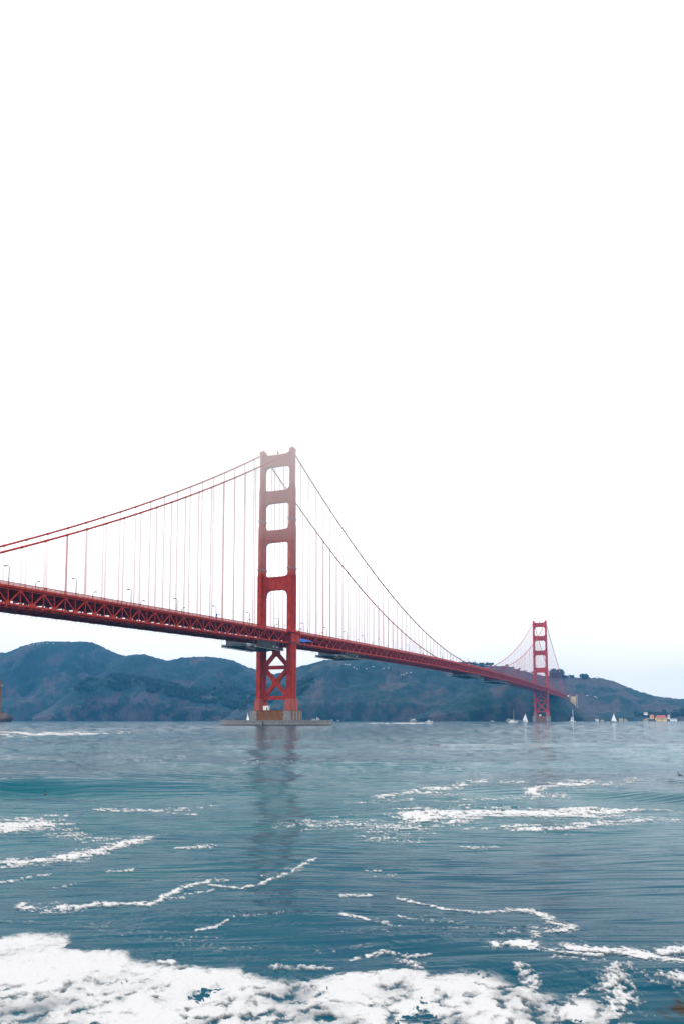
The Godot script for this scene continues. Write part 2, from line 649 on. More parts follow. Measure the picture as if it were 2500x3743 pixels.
func hills() -> void:
	hill_noise.seed = 14
	hill_noise.frequency = 0.006
	hill_noise.fractal_octaves = 4
	var scrub := Color(0.014, 0.030, 0.036)
	var grass := Color(0.044, 0.040, 0.048)
	var rock := Color(0.062, 0.050, 0.060)
	var wood := Color(0.008, 0.026, 0.026)
	for called in HILLS:
		var cols := 340
		var rows := 76
		begin()
		for i in cols + 1:
			for j in rows + 1:
				var w := pow(float(j) / 60.0, 1.5)
				if w > 1.0:
					w = 1.0 + (float(j) / 60.0 - 1.0) * 1.8
				var p := hill_at(called, float(i) / cols, w)
				pv.append(p)
				var a := hill_noise.get_noise_3d(p.x * 1.3 + 70.0, p.y * 1.3, p.z * 0.8)
				var b := hill_noise.get_noise_3d(p.x * 4.0, p.y * 5.0 + 30.0, p.z * 4.0)
				var c: Color = scrub.lerp(grass, smoothstep(HILL_GRASS.get(called, 0.1), HILL_GRASS.get(called, 0.1) + 0.22, a + b * 0.35))
				c = c.lerp(wood, smoothstep(0.05, 0.3, -a + b * 0.3) * 0.8)
				var low: float = smoothstep(0.34, 0.1, w + b * 0.4) * HILL_ROCK.get(called, 0.5)
				c = c.lerp(rock, low * smoothstep(-0.15, 0.2, b))
				var fine := hill_noise.get_noise_3d(p.x * 16.0, p.y * 16.0, p.z * 16.0)
				c = c.lerp(wood, smoothstep(0.0, 0.35, fine) * 0.45)
				pc.append(c * (1.0 + 0.3 * hill_noise.get_noise_3d(p.x * 30.0, p.y * 30.0, p.z * 30.0)))
		pn.resize(pv.size())
		for i in cols + 1:
			for j in rows + 1:
				var k := i * (rows + 1) + j
				var d1 := pv[mini(i + 1, cols) * (rows + 1) + j] - pv[maxi(i - 1, 0) * (rows + 1) + j]
				var d2 := pv[i * (rows + 1) + mini(j + 1, rows)] - pv[i * (rows + 1) + maxi(j - 1, 0)]
				pn[k] = d1.cross(d2).normalized()
				if i < cols and j < rows:
					pi.append_array(PackedInt32Array([k, k + 1, k + rows + 1, k + rows + 1, k + 1, k + rows + 2]))
		tag(made(called, M["terrain"]), HILL_LABEL[called], "", "", "structure")
	wood_on("forest_bluff", 760, 0.16, 0.98, 0.30, 1.05, 12.0, "dark green wood covering the top of the bluff", 31)
	wood_on("ridge_hill", 520, 0.06, 0.26, 0.25, 0.62, 11.0, "dark green wood on the slope beside the south tower pier", 32)
	wood_on("bay_hill", 420, 0.42, 0.98, 0.06, 0.36, 9.0, "blue green wood above the shore houses", 33)
	wood_on("round_hill", 420, 0.25, 0.9, 0.12, 0.4, 11.0, "dark wood low on the rounded hill", 34)


const HILL_GRASS := {"bay_hill": -0.06, "forest_bluff": 0.05, "point_bluff": 0.16, "ridge_hill": 0.12, "headland_hill": 0.17, "round_hill": 0.17}
const HILL_ROCK := {"forest_bluff": 1.0, "point_bluff": 0.55, "ridge_hill": 0.6, "bay_hill": 0.25, "headland_hill": 0.5, "round_hill": 0.3}


# An uneven clump of leaves on a short stem, about 1 m tall.
func crown_shape(sd: int, lumps: int, leaves: int, c: Color, tall: float, wide: float) -> void:
	var rng := RandomNumberGenerator.new()
	rng.seed = sd
	for l in lumps:
		var mid := Vector3(rng.randf_range(-1, 1) * wide * 0.55, rng.randf_range(0.35, 0.85) * tall, rng.randf_range(-1, 1) * wide * 0.55)
		var r := rng.randf_range(0.45, 0.75) * wide * 0.6
		for k in leaves:
			var d := Vector3(rng.randfn(), rng.randfn() * 0.8, rng.randfn()).normalized()
			var p := mid + d * r * rng.randf_range(0.7, 1.1)
			var a := d.cross(Vector3(rng.randfn(), rng.randfn(), rng.randfn())).normalized()
			var b := d.cross(a).normalized()
			var s := r * rng.randf_range(0.28, 0.5)
			tint = c * rng.randf_range(0.7, 1.35)
			tri(p - a * s - b * s * 0.6, p + a * s - b * s * 0.5, p + b * s + d * s * 0.3)


func wood_on(hill: String, count: int, s0: float, s1: float, w0: float, w1: float, tall: float, label: String, sd: int) -> void:
	begin()
	crown_shape(sd, 5, 16, Color(0.022, 0.046, 0.034), 1.0, 0.75)
	var mesh := commit(M["leaf"])
	var rng := RandomNumberGenerator.new()
	rng.seed = sd
	var mm := MultiMesh.new()
	mm.transform_format = MultiMesh.TRANSFORM_3D
	mm.mesh = mesh
	var spots := []
	while spots.size() < count:
		var s := rng.randf_range(s0, s1)
		var w := rng.randf_range(w0, w1)
		var p := hill_at(hill, s, w)
		if hill_noise.get_noise_3d(p.x * 2.2, 60.0, p.z * 2.2) + rng.randf_range(-0.15, 0.15) > -0.08:
			spots.append(p)
		elif rng.randf() < 0.05:
			spots.append(p)
	mm.instance_count = count
	for k in count:
		var h := tall * rng.randf_range(0.6, 1.35)
		var b := Basis(Vector3.UP, rng.randf() * TAU).scaled(Vector3(h * 1.1, h, h * 1.1))
		mm.set_instance_transform(k, Transform3D(b, spots[k] - Vector3(0, h * 0.15, 0)))
	var o := MultiMeshInstance3D.new()
	o.name = numbered("hillside_wood")
	o.multimesh = mm
	add_child(o)
	tag(o, label, "", "", "stuff")


# ---------------------------------------------------------------- the bridge

func chord_y(t: float) -> float:
	if t < 0.0:
		return 73.85 + 0.02415 * t
	if t > SPAN:
		return 73.85 - 0.02415 * (t - SPAN)
	var k := (t - SPAN / 2.0) / (SPAN / 2.0)
	return 73.85 + 7.4 * (1.0 - k * k)


func cable_y(t: float) -> float:
	if t < 0.0:
		return 226.4 + 0.556 * t + 0.000268 * t * t
	if t > SPAN:
		return cable_y(SPAN - t)
	var k := (t - SPAN / 2.0) / (SPAN / 2.0)
	return 84.2 + 142.2 * k * k


func sweep(ts: Array, e0: float, e1: float, lo: float, hi: float) -> void:
	for i in ts.size() - 1:
		var a: float = ts[i]
		var b: float = ts[i + 1]
		var ya := chord_y(a)
		var yb := chord_y(b)
		quad(at(a, ya + hi, e0), at(a, ya + hi, e1), at(b, yb + hi, e1), at(b, yb + hi, e0))
		quad(at(a, ya + lo, e1), at(a, ya + lo, e0), at(b, yb + lo, e0), at(b, yb + lo, e1))
		quad(at(a, ya + lo, e0), at(a, ya + hi, e0), at(b, yb + hi, e0), at(b, yb + lo, e0))
		quad(at(a, ya + hi, e1), at(a, ya + lo, e1), at(b, yb + lo, e1), at(b, yb + hi, e1))


const TRUSS := 7.4


func build_bridge() -> void:
	bridge = node("suspension_bridge")
	tag(bridge, "long red suspension bridge with two towers crossing the strait", "bridge")
	tower(0.0, true)
	tower(SPAN, false)
	deck()
	for e in [HALF, -HALF]:
		main_cable(e)


# outline of one tower leg: a projecting front and grooved flanks
func leg_outline(w: float, d: float) -> PackedVector2Array:
	var a := w / 2.0
	var b := d / 2.0
	var q := [Vector2(0.66 * a, -b), Vector2(0.66 * a, -0.86 * b), Vector2(0.86 * a, -0.86 * b), Vector2(0.86 * a, -0.62 * b), Vector2(a, -0.62 * b), Vector2(a, -0.26 * b), Vector2(0.84 * a, -0.26 * b), Vector2(0.84 * a, -0.07 * b), Vector2(0.93 * a, -0.07 * b)]
	var out := PackedVector2Array()
	for p in q:
		out.append(p)
	for k in range(q.size() - 1, -1, -1):
		out.append(Vector2(q[k].x, -q[k].y))
	for p in q:
		out.append(Vector2(-p.x, -p.y))
	for k in range(q.size() - 1, -1, -1):
		out.append(Vector2(-q[k].x, q[k].y))
	return out


const SECTIONS := [[20.0, 72.5, 5.3, 10.5], [72.5, 122.3, 5.0, 9.8], [122.3, 163.4, 4.5, 8.8], [163.4, 195.8, 3.9, 7.6], [195.8, 225.6, 3.3, 6.5]]


func tower(t0: float, near: bool) -> void:
	var tw := node("tower", at(t0, 0, 0), bridge)
	var put := func(p: Vector2, y: float) -> Vector3: return Vector3(p.x, y, p.y)
	tag(tw, "tall red tower standing on the boxy pier ringed by a low grey wall" if near else "far red tower standing at the foot of the dark rocky point")
	for e in [-HALF, HALF]:
		begin()
		for s in SECTIONS:
			var o := leg_outline(s[2], s[3])
			extrude(o, put, s[0], s[1])
			if s[0] > 80.0:   # the stepped shoulders where a leg gets narrower
				extrude(leg_outline(s[2] * 1.05, s[3] * 1.05), put, s[0] - 0.4, s[0] + 1.1)
		var leg := made("leg", M["red_paint"], tw)
		leg.position.x = e
		begin()
		extrude(leg_outline(6.9, 13.4), put, 12.0, 19.2)
		extrude(leg_outline(6.1, 12.0), put, 19.2, 21.4)
		made("pedestal", M["worn_red_paint"], leg)
		begin()
		box(Vector3(0, 227.0, 0), Vector3(3.7, 2.8, 5.2))
		for k in 4:
			var c := [Vector3(-1.85, 228.4, -2.6), Vector3(1.85, 228.4, -2.6), Vector3(1.85, 228.4, 2.6), Vector3(-1.85, 228.4, 2.6)]
			quad(c[(k + 1) % 4], c[k], Vector3(c[k].x * 0.2, 229.6, c[k].z * 0.15), Vector3(c[(k + 1) % 4].x * 0.2, 229.6, c[(k + 1) % 4].z * 0.15))
		made("saddle_housing", M["red_paint"], leg)
		begin()
		tube([Vector3(0, 229.4, 0), Vector3(0, 230.4, 0), Vector3(0, 232.2, 0)], [0.5, 0.28, 0.08], 6)
		made("finial", M["red_paint"], leg)
		# access platforms that ring the leg
		for q in [[127.0, 4.5, 8.8], [168.0, 3.9, 7.6], [66.0, 5.3, 10.5]]:
			begin()
			extrude(leg_outline(q[1] + 0.9, q[2] + 0.9), put, q[0], q[0] + 0.35)
			for k in 4:
				var c := [Vector3(-1, 0, -1), Vector3(1, 0, -1), Vector3(1, 0, 1), Vector3(-1, 0, 1)]
				var half := Vector3(q[1] / 2 + 0.4, 0, q[2] / 2 + 0.4)
				for hgt in [0.7, 1.3]:
					beam(c[k] * half + Vector3(0, q[0] + hgt, 0), c[(k + 1) % 4] * half + Vector3(0, q[0] + hgt, 0), 0.14, 0.14)
				for g in 5:
					var p: Vector3 = (c[k] * half).lerp(c[(k + 1) % 4] * half, g / 5.0)
					box(p + Vector3(0, q[0] + 0.8, 0), Vector3(0.12, 1.1, 0.12))
			made("ring_platform", M["scaffold_steel"], leg)
	# portal struts
	var levels := [[110.4, 121.4, 5.0, true], [150.4, 160.6, 4.5, false], [183.4, 193.8, 3.9, false], [214.5, 224.4, 3.3, false]]
	for k in levels.size():
		var lo: float = levels[k][0]
		var hi: float = levels[k][1]
		var inner: float = HALF - levels[k][2] / 2.0 + 0.3
		var up_inner := inner + 0.3
		var right := []
		# upper corner fillets, then down the right side to the haunch
		right.append(Vector2(0, hi))
		right.append(Vector2(inner - 5.0, hi + 0.1))
		right.append(Vector2(inner - 2.4, hi + 0.7))
		right.append(Vector2(inner - 1.0, hi + 1.7))
		right.append(Vector2(up_inner, hi + 3.4))
		if levels[k][3]:
			for p in [[0.0, 14.0], [0.45, 14.0], [0.45, 9.0], [0.95, 9.0], [0.95, 5.6], [1.6, 5.6], [1.6, 3.4], [2.4, 3.4], [2.4, 1.6], [3.5, 1.6], [3.5, 0.6], [5.0, 0.6], [5.0, 0.0]]:
				right.append(Vector2(inner - p[0], lo - p[1]))
		else:
			for p in [[0.0, 7.0], [0.35, 7.0], [0.35, 4.6], [0.7, 4.6], [0.9, 3.0], [1.7, 1.5], [2.9, 0.6], [4.4, 0.25], [4.4, 0.0]]:
				right.append(Vector2(inner - p[0], lo - p[1]))
		var poly := PackedVector2Array()
		for p in right:
			poly.append(p)
		poly.append(Vector2(0, lo))
		for i in range(right.size() - 1, 0, -1):
			poly.append(Vector2(-right[i].x, right[i].y))
		begin()
		var face := func(p: Vector2, z: float) -> Vector3: return Vector3(p.x, p.y, z)
		extrude(poly, face, -1.5, 1.5)
		var strut := made("portal_strut", M["red_paint"], tw)
		for z in [-1.5, 1.5]:
			for y in [lo + 0.9, hi - 0.9]:
				begin()
				box(Vector3(0, y, z), Vector3(2 * inner - 0.8, 0.5, 0.5))
				made("flange", M["red_paint"], strut)
			if k in [1, 2]:
				for r in 15:
					begin()
					box(Vector3((r - 7) * (inner - 1.0) / 7.2, (lo + hi) / 2.0 - 0.1, z), Vector3(0.55, hi - lo - 2.6, 0.7 if r % 3 else 1.0))
					made("rib", M["red_paint"], strut)
	# bracing below the deck
	var n := HALF - 2.2
	for q in [[22.1, 46.8], [46.8, 71.4]]:
		for s in [-1.0, 1.0]:
			begin()
			beam(Vector3(-n * s, q[0], 0), Vector3(n * s, q[1], 0), 2.7 if s > 0 else 2.64, 3.0, Vector3.UP)
			made("cross_brace", M["red_paint"], tw)
		begin()
		extrude(PackedVector2Array([Vector2(-3.2, -1.0), Vector2(-3.2, 1.0), Vector2(-1.2, 3.4), Vector2(1.2, 3.4), Vector2(3.2, 1.0), Vector2(3.2, -1.0), Vector2(1.2, -3.4), Vector2(-1.2, -3.4)]), func(p: Vector2, z: float) -> Vector3: return Vector3(p.x, p.y + (q[0] + q[1]) / 2.0, z), -1.4, 1.4)
		made("gusset_plate", M["red_paint"], tw)
	for y in [22.1, 46.8, 71.4]:
		begin()
		box(Vector3(0, y, 0), Vector3(2 * n, 3.0, 2.9))
		made("tie_beam", M["red_paint"], tw)
		for s in [-1.0, 1.0]:
			begin()
			extrude(PackedVector2Array([Vector2(0, -4.2), Vector2(0, 4.2), Vector2(2.6, 2.2), Vector2(3.4, 1.4), Vector2(3.4, -1.4), Vector2(2.6, -2.2)]), func(p: Vector2, z: float) -> Vector3: return Vector3((p.x - n - 0.2) * s, p.y + y, z), -1.5, 1.5)
			made("gusset_plate", M["red_paint"], tw)
	# beacon
	begin()
	tube([Vector3(0, 224.2, 0), Vector3(0, 225.6, 0), Vector3(0, 226.0, 0), Vector3(0, 227.2, 0), Vector3(0, 227.9, 0)], [0.35, 0.35, 0.9, 0.9, 0.3], 8)
	made("beacon", M["red_paint"], tw)
	# pier
	begin()
	var pw := 18.5
	var pd := 10.0
	var poly2 := PackedVector2Array()
	for c in [[1, 1], [-1, 1], [-1, -1], [1, -1]]:
		var corner := [Vector2(c[0] * pw, c[1] * (pd - 1.6)), Vector2(c[0] * (pw - 0.5), c[1] * (pd - 0.5)), Vector2(c[0] * (pw - 1.6), c[1] * pd)]
		if c[0] * c[1] < 0:
			corner.reverse()
		for p in corner:
			poly2.append(p)
	extrude(poly2, put, -2.0, 11.7)
	var pier := made("pier", M["pier_concrete"], tw)
	for sx in [-1, 1]:
		for sz in [-1, 1]:
			begin()
			box(Vector3(sx * (pw - 3.4), 4.9, sz * (pd - 0.1)), Vector3(6.4, 13.9, 0.9))
			made("buttress", M["grey_concrete"], pier)
		for z in [-5.4, 0.0, 5.4]:
			begin()
			box(Vector3(sx * (pw - 0.05), 4.9, z), Vector3(0.7, 13.8, 2.6))
			made("buttress", M["grey_concrete"], pier)
	begin()
	box(Vector3(0, 11.9, 0), Vector3(2 * pw + 0.8, 0.5, 2 * pd + 0.8))
	made("coping", M["pier_concrete"], pier)


func main_cable(e: float) -> void:
	begin()
	var path := []
	var radii := []
	var t := SOUTH_END
	while t < NORTH_END + 0.1:
		path.append(at(t, cable_y(t), e))
		radii.append(0.54)
		t += 983.0 / 129.0
	tube(path, radii, 8)
	var cable := made("main_cable", M["red_paint"], bridge)
	begin()
	tube([Vector3(0, 0, -0.75), Vector3(0, 0, 0.75)], [0.64, 0.64], 8)
	var band := commit(M["red_paint"])
	begin()
	for a in [-0.28, 0.28]:
		for b in [-0.28, 0.28]:
			box(Vector3(a, 0.5, b), Vector3(0.092, 1, 0.092))
	var rope := commit(M["red_paint"])
	var k := 0
	t = STEP - 22 * STEP
	while t < NORTH_END - 5.0:
		if absf(t) > 8.0 and absf(t - SPAN) > 8.0:
			var y := cable_y(t)
			var o := obj("cable_band", band, cable)
			var slope := (cable_y(t + 1.0) - cable_y(t - 1.0)) / 2.0
			o.transform = Transform3D(Basis(Vector3.RIGHT, atan(slope)), at(t, y, e))
			var lo := chord_y(t) + 0.3
			if y - lo > 1.0:
				var s := obj("suspender", rope, bridge)
				s.position = at(t, lo, e)
				s.scale = Vector3(1, y - lo, 1)
		t += STEP


func deck() -> void:
	var dk := node("deck", Vector3.ZERO, bridge)
	var ts := []
	var t := SOUTH_END
	while t < NORTH_END + 0.1:
		ts.append(t)
		t += 983.0 / 129.0
	begin()
	sweep(ts, -13.1, 13.1, 0.75, 1.3)
	made("road_slab", M["road_slab"], dk)
	for s in [-1.0, 1.0]:
		begin()
		sweep(ts, s * 14.75, s * 13.12, 0.95, 1.45)
		made("sidewalk", M["red_paint"], dk)
		begin()
		sweep(ts, s * 14.95, s * 14.76, 0.35, 1.5)
		made("fascia", M["red_paint"], dk)
		begin()
		sweep(ts, s * 14.98, s * 14.78, 2.72, 2.95)
		sweep(ts, s * 14.96, s * 14.8, 1.62, 1.76)
		made("handrail", M["red_paint"], dk)
		begin()
		var q := SOUTH_END + 0.3
		while q < NORTH_END:
			var y := chord_y(q)
			var big := int(round((q - SOUTH_END) / 0.5)) % 8 == 0
			if q < 700.0 or big:
				box(at(q, y + 2.2, s * 14.88), Vector3(0.1, 1.5, 0.34) if big else Vector3(0.06, 1.0, 0.3))
			q += 0.5
		var pickets := made("railing_pickets", M["red_paint"], dk)
		pickets.set_meta("kind", "stuff")
		# hanging brackets of the net under the edge
		begin()
		q = SOUTH_END + 2.0
		while q < 700.0:
			var y := chord_y(q) - TRUSS
			beam(at(q, y - 0.5, s * 13.8), at(q, y - 1.9, s * 15.2), 0.09, 0.09)
			beam(at(q, y - 1.9, s * 15.2), at(q + 1.2, y - 0.5, s * 13.9), 0.06, 0.06)
			q += 3.81
		var net := made("net_brackets", M["red_paint"], dk)
		net.set_meta("kind", "stuff")
	for e in [-9.0, -5.4, -1.8, 1.8, 5.4, 9.0]:
		begin()
		sweep(ts, e - 0.25, e + 0.25, -0.35, 0.74)
		made("stringer", M["red_paint"], dk)
	var fb := unit_floor_beam()
	var low := unit_box(0.6, 0.9, M["red_paint"])
	t = STEP / 2.0 - 23.0 * STEP
	while t < NORTH_END:
		if t > SOUTH_END:
			var o := obj("floor_beam", fb, dk)
			o.position = at(t, chord_y(t) - 0.35, 0)
			if t < 760.0:
				member("bottom_strut", low, at(t, chord_y(t) - TRUSS, -13.2), at(t, chord_y(t) - TRUSS, 13.2), dk)
				var o2 := t + STEP / 2.0
				member("lateral_brace", low, at(t, chord_y(t) - TRUSS - 0.1, -13.2), at(o2, chord_y(o2) - TRUSS - 0.1, 0), dk)
				member("lateral_brace", low, at(t, chord_y(t) - TRUSS - 0.1, 13.2), at(o2, chord_y(o2) - TRUSS - 0.1, 0), dk)
		t += STEP / 2.0
	for e in [-6.8, 0.0, 6.8]:
		begin()
		sweep(ts, e - 0.6, e + 0.6, -TRUSS - 0.9, -TRUSS - 0.15)
		made("maintenance_rail", M["red_paint"], dk)
	begin()
	sweep(ts, -4.2, 3.4, -TRUSS + 0.5, -TRUSS + 0.75)
	made("service_walkway", M["red_paint"], dk)
	# the two stiffening trusses
	for s in [1.0, -1.0]:
		var tr := node("stiffening_truss", Vector3.ZERO, bridge)
		var e: float = s * HALF
		begin()
		sweep(ts, e - 0.4, e + 0.4, -0.5, 0.5)
		made("top_chord", M["red_paint"], tr)
		begin()
		sweep(ts, e - 0.4, e + 0.4, -TRUSS - 0.5, -TRUSS + 0.45)
		made("bottom_chord", M["red_paint"], tr)
		var post := unit_box(0.45, 0.5, M["red_paint"])
		var diag := unit_box(0.62, 0.55, M["red_paint"])
		begin()
		extrude(PackedVector2Array([Vector2(-1.5, 0.6), Vector2(-1.5, -0.5), Vector2(-0.7, -1.5), Vector2(0.7, -1.5), Vector2(1.5, -0.5), Vector2(1.5, 0.6)]), func(p: Vector2, x: float) -> Vector3: return Vector3(x, p.y, p.x), -0.46, 0.46)
		var plate := commit(M["red_paint"])
		var k := -22
		while k * STEP < NORTH_END - SIDE + SIDE - STEP:
			var a := k * STEP
			var y0 := chord_y(a)
			var g := obj("gusset_plate", plate, tr)
			g.position = at(a, y0, e)
			member("post", post, at(a, y0 - TRUSS, e), at(a, y0, e), tr)
			for d in [-1.0, 1.0]:
				var b: float = a + d * STEP / 2.0
				member("diagonal", diag, at(a, y0 - 0.3, e), at(b, chord_y(b) - TRUSS + 0.2, e), tr)
			var m := a + STEP / 2.0
			member("post", post, at(m, chord_y(m) - TRUSS, e), at(m, chord_y(m), e), tr)
			var g2 := obj("gusset_plate", plate, tr)
			g2.transform = Transform3D(Basis(Vector3.RIGHT, PI), at(m, chord_y(m) - TRUSS, e))
			k += 1


func unit_floor_beam() -> ArrayMesh:
	begin()
	box(Vector3(0, -0.5, 0), Vector3(26.4, 2.8, 0.25))
	box(Vector3(0, 0.92, 0), Vector3(26.4, 0.2, 0.7))
	box(Vector3(0, -2.0, 0), Vector3(26.4, 0.2, 0.7))
	return commit(M["red_paint"])


# ---------------------------------------------------------------- round the pier, at the ends of the bridge

func ring(c: float, a: float, b: float) -> Vector2:
	var x := cos(c)
	var z := sin(c)
	return Vector2(signf(x) * pow(absf(x), 0.62) * a, signf(z) * pow(absf(z), 0.62) * b)


func fender() -> void:
	var f := node("pier_fender")
	tag(f, "long low grey concrete wall ringing the near tower's pier at the waterline", "fender")
	var n := 36
	for k in n:
		var c0 := TAU * k / n
		var c1 := TAU * (k + 1) / n
		for q in [["panel", -1.0, 3.55, 46.0, 23.0, M["grey_concrete"]], ["tide_band", -1.0, 0.85, 46.12, 23.12, M["wet_concrete"]], ["coping", 3.55, 4.15, 46.3, 23.3, M["grey_concrete"]]]:
			begin()
			var o0 := ring(c0, q[3], q[4])
			var o1 := ring(c1 - 0.004, q[3], q[4])
			var i0 := ring(c0, q[3] - 3.4, q[4] - 3.4)
			var i1 := ring(c1 - 0.004, q[3] - 3.4, q[4] - 3.4)
			extrude(PackedVector2Array([o0, o1, i1, i0]), func(p: Vector2, y: float) -> Vector3: return Vector3(p.x, y, p.y), q[1], q[2])
			made(q[0], q[5], f)
	begin()
	for k in 3:
		beam(Vector3(-30 + k * 4, 4.2, 20.5), Vector3(-30 + k * 4, 5.2, 20.5), 0.3, 0.3, Vector3.RIGHT)
	tube([Vector3(38, 4.2, 18), Vector3(38, 5.0, 18), Vector3(38, 5.3, 18)], [0.5, 0.5, 0.8], 8)
	made("mooring_post", M["wet_concrete"], f)
	var shed := node("site_shed", Vector3(-4.2, 12.2, 8.4))
	tag(shed, "small white site shed standing on the near tower's pier", "shed")
	begin()
	box(Vector3(0, 1.4, 0), Vector3(4.6, 2.8, 2.4))
	made("wall", M["white_paint"], shed)
	begin()
	extrude(PackedVector2Array([Vector2(-1.4, 2.8), Vector2(1.4, 2.8), Vector2(0, 3.3)]), func(p: Vector2, x: float) -> Vector3: return Vector3(x, p.y, p.x), -2.5, 2.5)
	made("roof", M["white_paint"], shed)
	begin()
	box(Vector3(1.2, 1.0, 1.22), Vector3(0.9, 2.0, 0.06))
	made("door", M["dark_hull"], shed)
	var shed2: Node3D = node("site_shed_001", Vector3(-2.0, 12.2, -SPAN + 8.4))
	tag(shed2, "small white site shed standing on the far tower's pier", "shed")
	for c in shed.get_children():
		shed2.add_child(c.duplicate(), true)


func pylons() -> void:
	for q in [[NORTH_END + 6.0, "pale tan pylon block where the bridge deck meets the far shore", "concrete_pylon"], [SOUTH_END - 12.0, "pale tan pylon block holding the deck's south end", "concrete_pylon_001"]]:
		var p := node(q[2], at(q[0], 0, 0))
		tag(p, q[1], "pylon")
		for s in [-1.0, 1.0]:
			for e in [17.5, 34.5]:
				begin()
				box(Vector3(s * e, 35.0, 0), Vector3(3.2, 70.0, 12.0))
				made("pilaster", M["grey_concrete"], p)
			begin()
			box(Vector3(s * 26.0, 33.0, 1.0), Vector3(13.8, 64.0, 8.0))
			made("wall", M["tan_concrete"], p)
			begin()
			box(Vector3(s * 26.0, 70.9, 0), Vector3(20.8, 1.6, 12.6))
			made("coping", M["red_paint"], p)
		begin()
		box(Vector3(0, 30.0, 0), Vector3(31.6, 60.0, 7.0))
		made("cross_wall", M["grey_concrete"], p)


func fort() -> void:
	var f := node("brick_fort", Vector3(-17.3, 0, 315.3))
	f.rotation.y = 0.40469
	tag(f, "red brick fort wall with a pale stone band, under the bridge's side span", "fort")
	begin()
	box(Vector3(0, 10.2, 0), Vector3(62.0, 20.4, 24.0))
	made("wall", M["brick"], f)
	begin()
	box(Vector3(0, 20.75, 0), Vector3(63.4, 0.7, 25.4))
	made("stone_band", M["grey_concrete"], f)
	begin()
	box(Vector3(0, 22.0, 0), Vector3(62.0, 1.8, 24.0))
	made("parapet", M["brick"], f)
	for k in 9:
		begin()
		box(Vector3(-26.0 + k * 6.4, 13.0, -12.02), Vector3(1.2, 1.6, 0.3))
		made("gun_port", M["dark_hull"], f)
		begin()
		box(Vector3(-26.0 + k * 6.4, 13.0, 12.02), Vector3(1.2, 1.6, 0.3))
		made("gun_port", M["dark_hull"], f)
	rock_heap("shore_rock", Vector3(-863.2, -2.0, -547.5), Vector3(28.0, 20.0, 22.0), Color(0.05, 0.030, 0.022), Color(0.085, 0.05, 0.034), 61, "brown rocky islet behind the brick fort")
	for k in 3:
		rock_heap("shore_rock", Vector3(0.5 - k * 7.0, -0.6, 299.0 + k * 3.0), Vector3(8.0 - k, 3.6 + k * 1.2, 6.0), Color(0.10, 0.065, 0.045), Color(0.14, 0.085, 0.05), 50 + k, "brown boulder at the foot of the brick fort", "boulders below the brick fort")


func rock_heap(called: String, where: Vector3, size: Vector3, a: Color, b: Color, sd: int, label: String, group := "") -> void:
	var n := FastNoiseLite.new()
	n.seed = sd
	n.frequency = 0.9
	begin()
	var rows := 9
	var cols := 16
	for i in rows + 1:
		var el := PI * 0.5 * (1.0 - float(i) / rows)
		for j in cols + 1:
			var az := TAU * j / cols
			var d := Vector3(cos(el) * cos(az), sin(el), cos(el) * sin(az))
			var r := 0.8 + 0.55 * n.get_noise_3dv(d * 1.4) + 0.3 * n.get_noise_3dv(d * 4.0)
			pv.append(d * r * size)
			pc.append(a.lerp(b, clampf(0.5 + 2.2 * n.get_noise_3dv(d * 2.6 + Vector3(9, 0, 0)), 0.0, 1.0)))
	pn.resize(pv.size())
	for i in rows + 1:
		for j in cols + 1:
			var k := i * (cols + 1) + j
			var d1 := pv[i * (cols + 1) + (j + 1) % (cols + 1)] - pv[i * (cols + 1) + (j + cols) % (cols + 1)]
			var d2 := pv[mini(i + 1, rows) * (cols + 1) + j] - pv[maxi(i - 1, 0) * (cols + 1) + j]
			var nn := d2.cross(d1).normalized()
			pn[k] = nn if nn.dot(pv[k]) > 0.0 else -nn
			if i < rows and j < cols:
				pi.append_array(PackedInt32Array([k, k + cols + 1, k + 1, k + 1, k + cols + 1, k + cols + 2]))
	var o := made(numbered(called), M["rock"])
	o.position = where
	tag(o, label, "rock", group)


# ---------------------------------------------------------------- lamps, platforms and cloths on the bridge

func lamp_place(t: float) -> String:
	return "on the near side span" if t < 0.0 else ("on the deck between the two towers" if t < SPAN else "on the deck past the far tower")


func lamp_label(t: float, s: float) -> String:
	if s > 0 and absf(t + 114.3) < 5.0:
		return "dark street lamp whose pole carries the small blue sign"
	return "dark street lamp %s, %s" % [lamp_place(t), "along the tarp's edge" if s > 0 else "along the edge without the tarp"]


func lamp_group(t: float, s: float) -> String:
	return "lamps %s, %s" % [lamp_place(t), "tarp edge" if s > 0 else "other edge"]


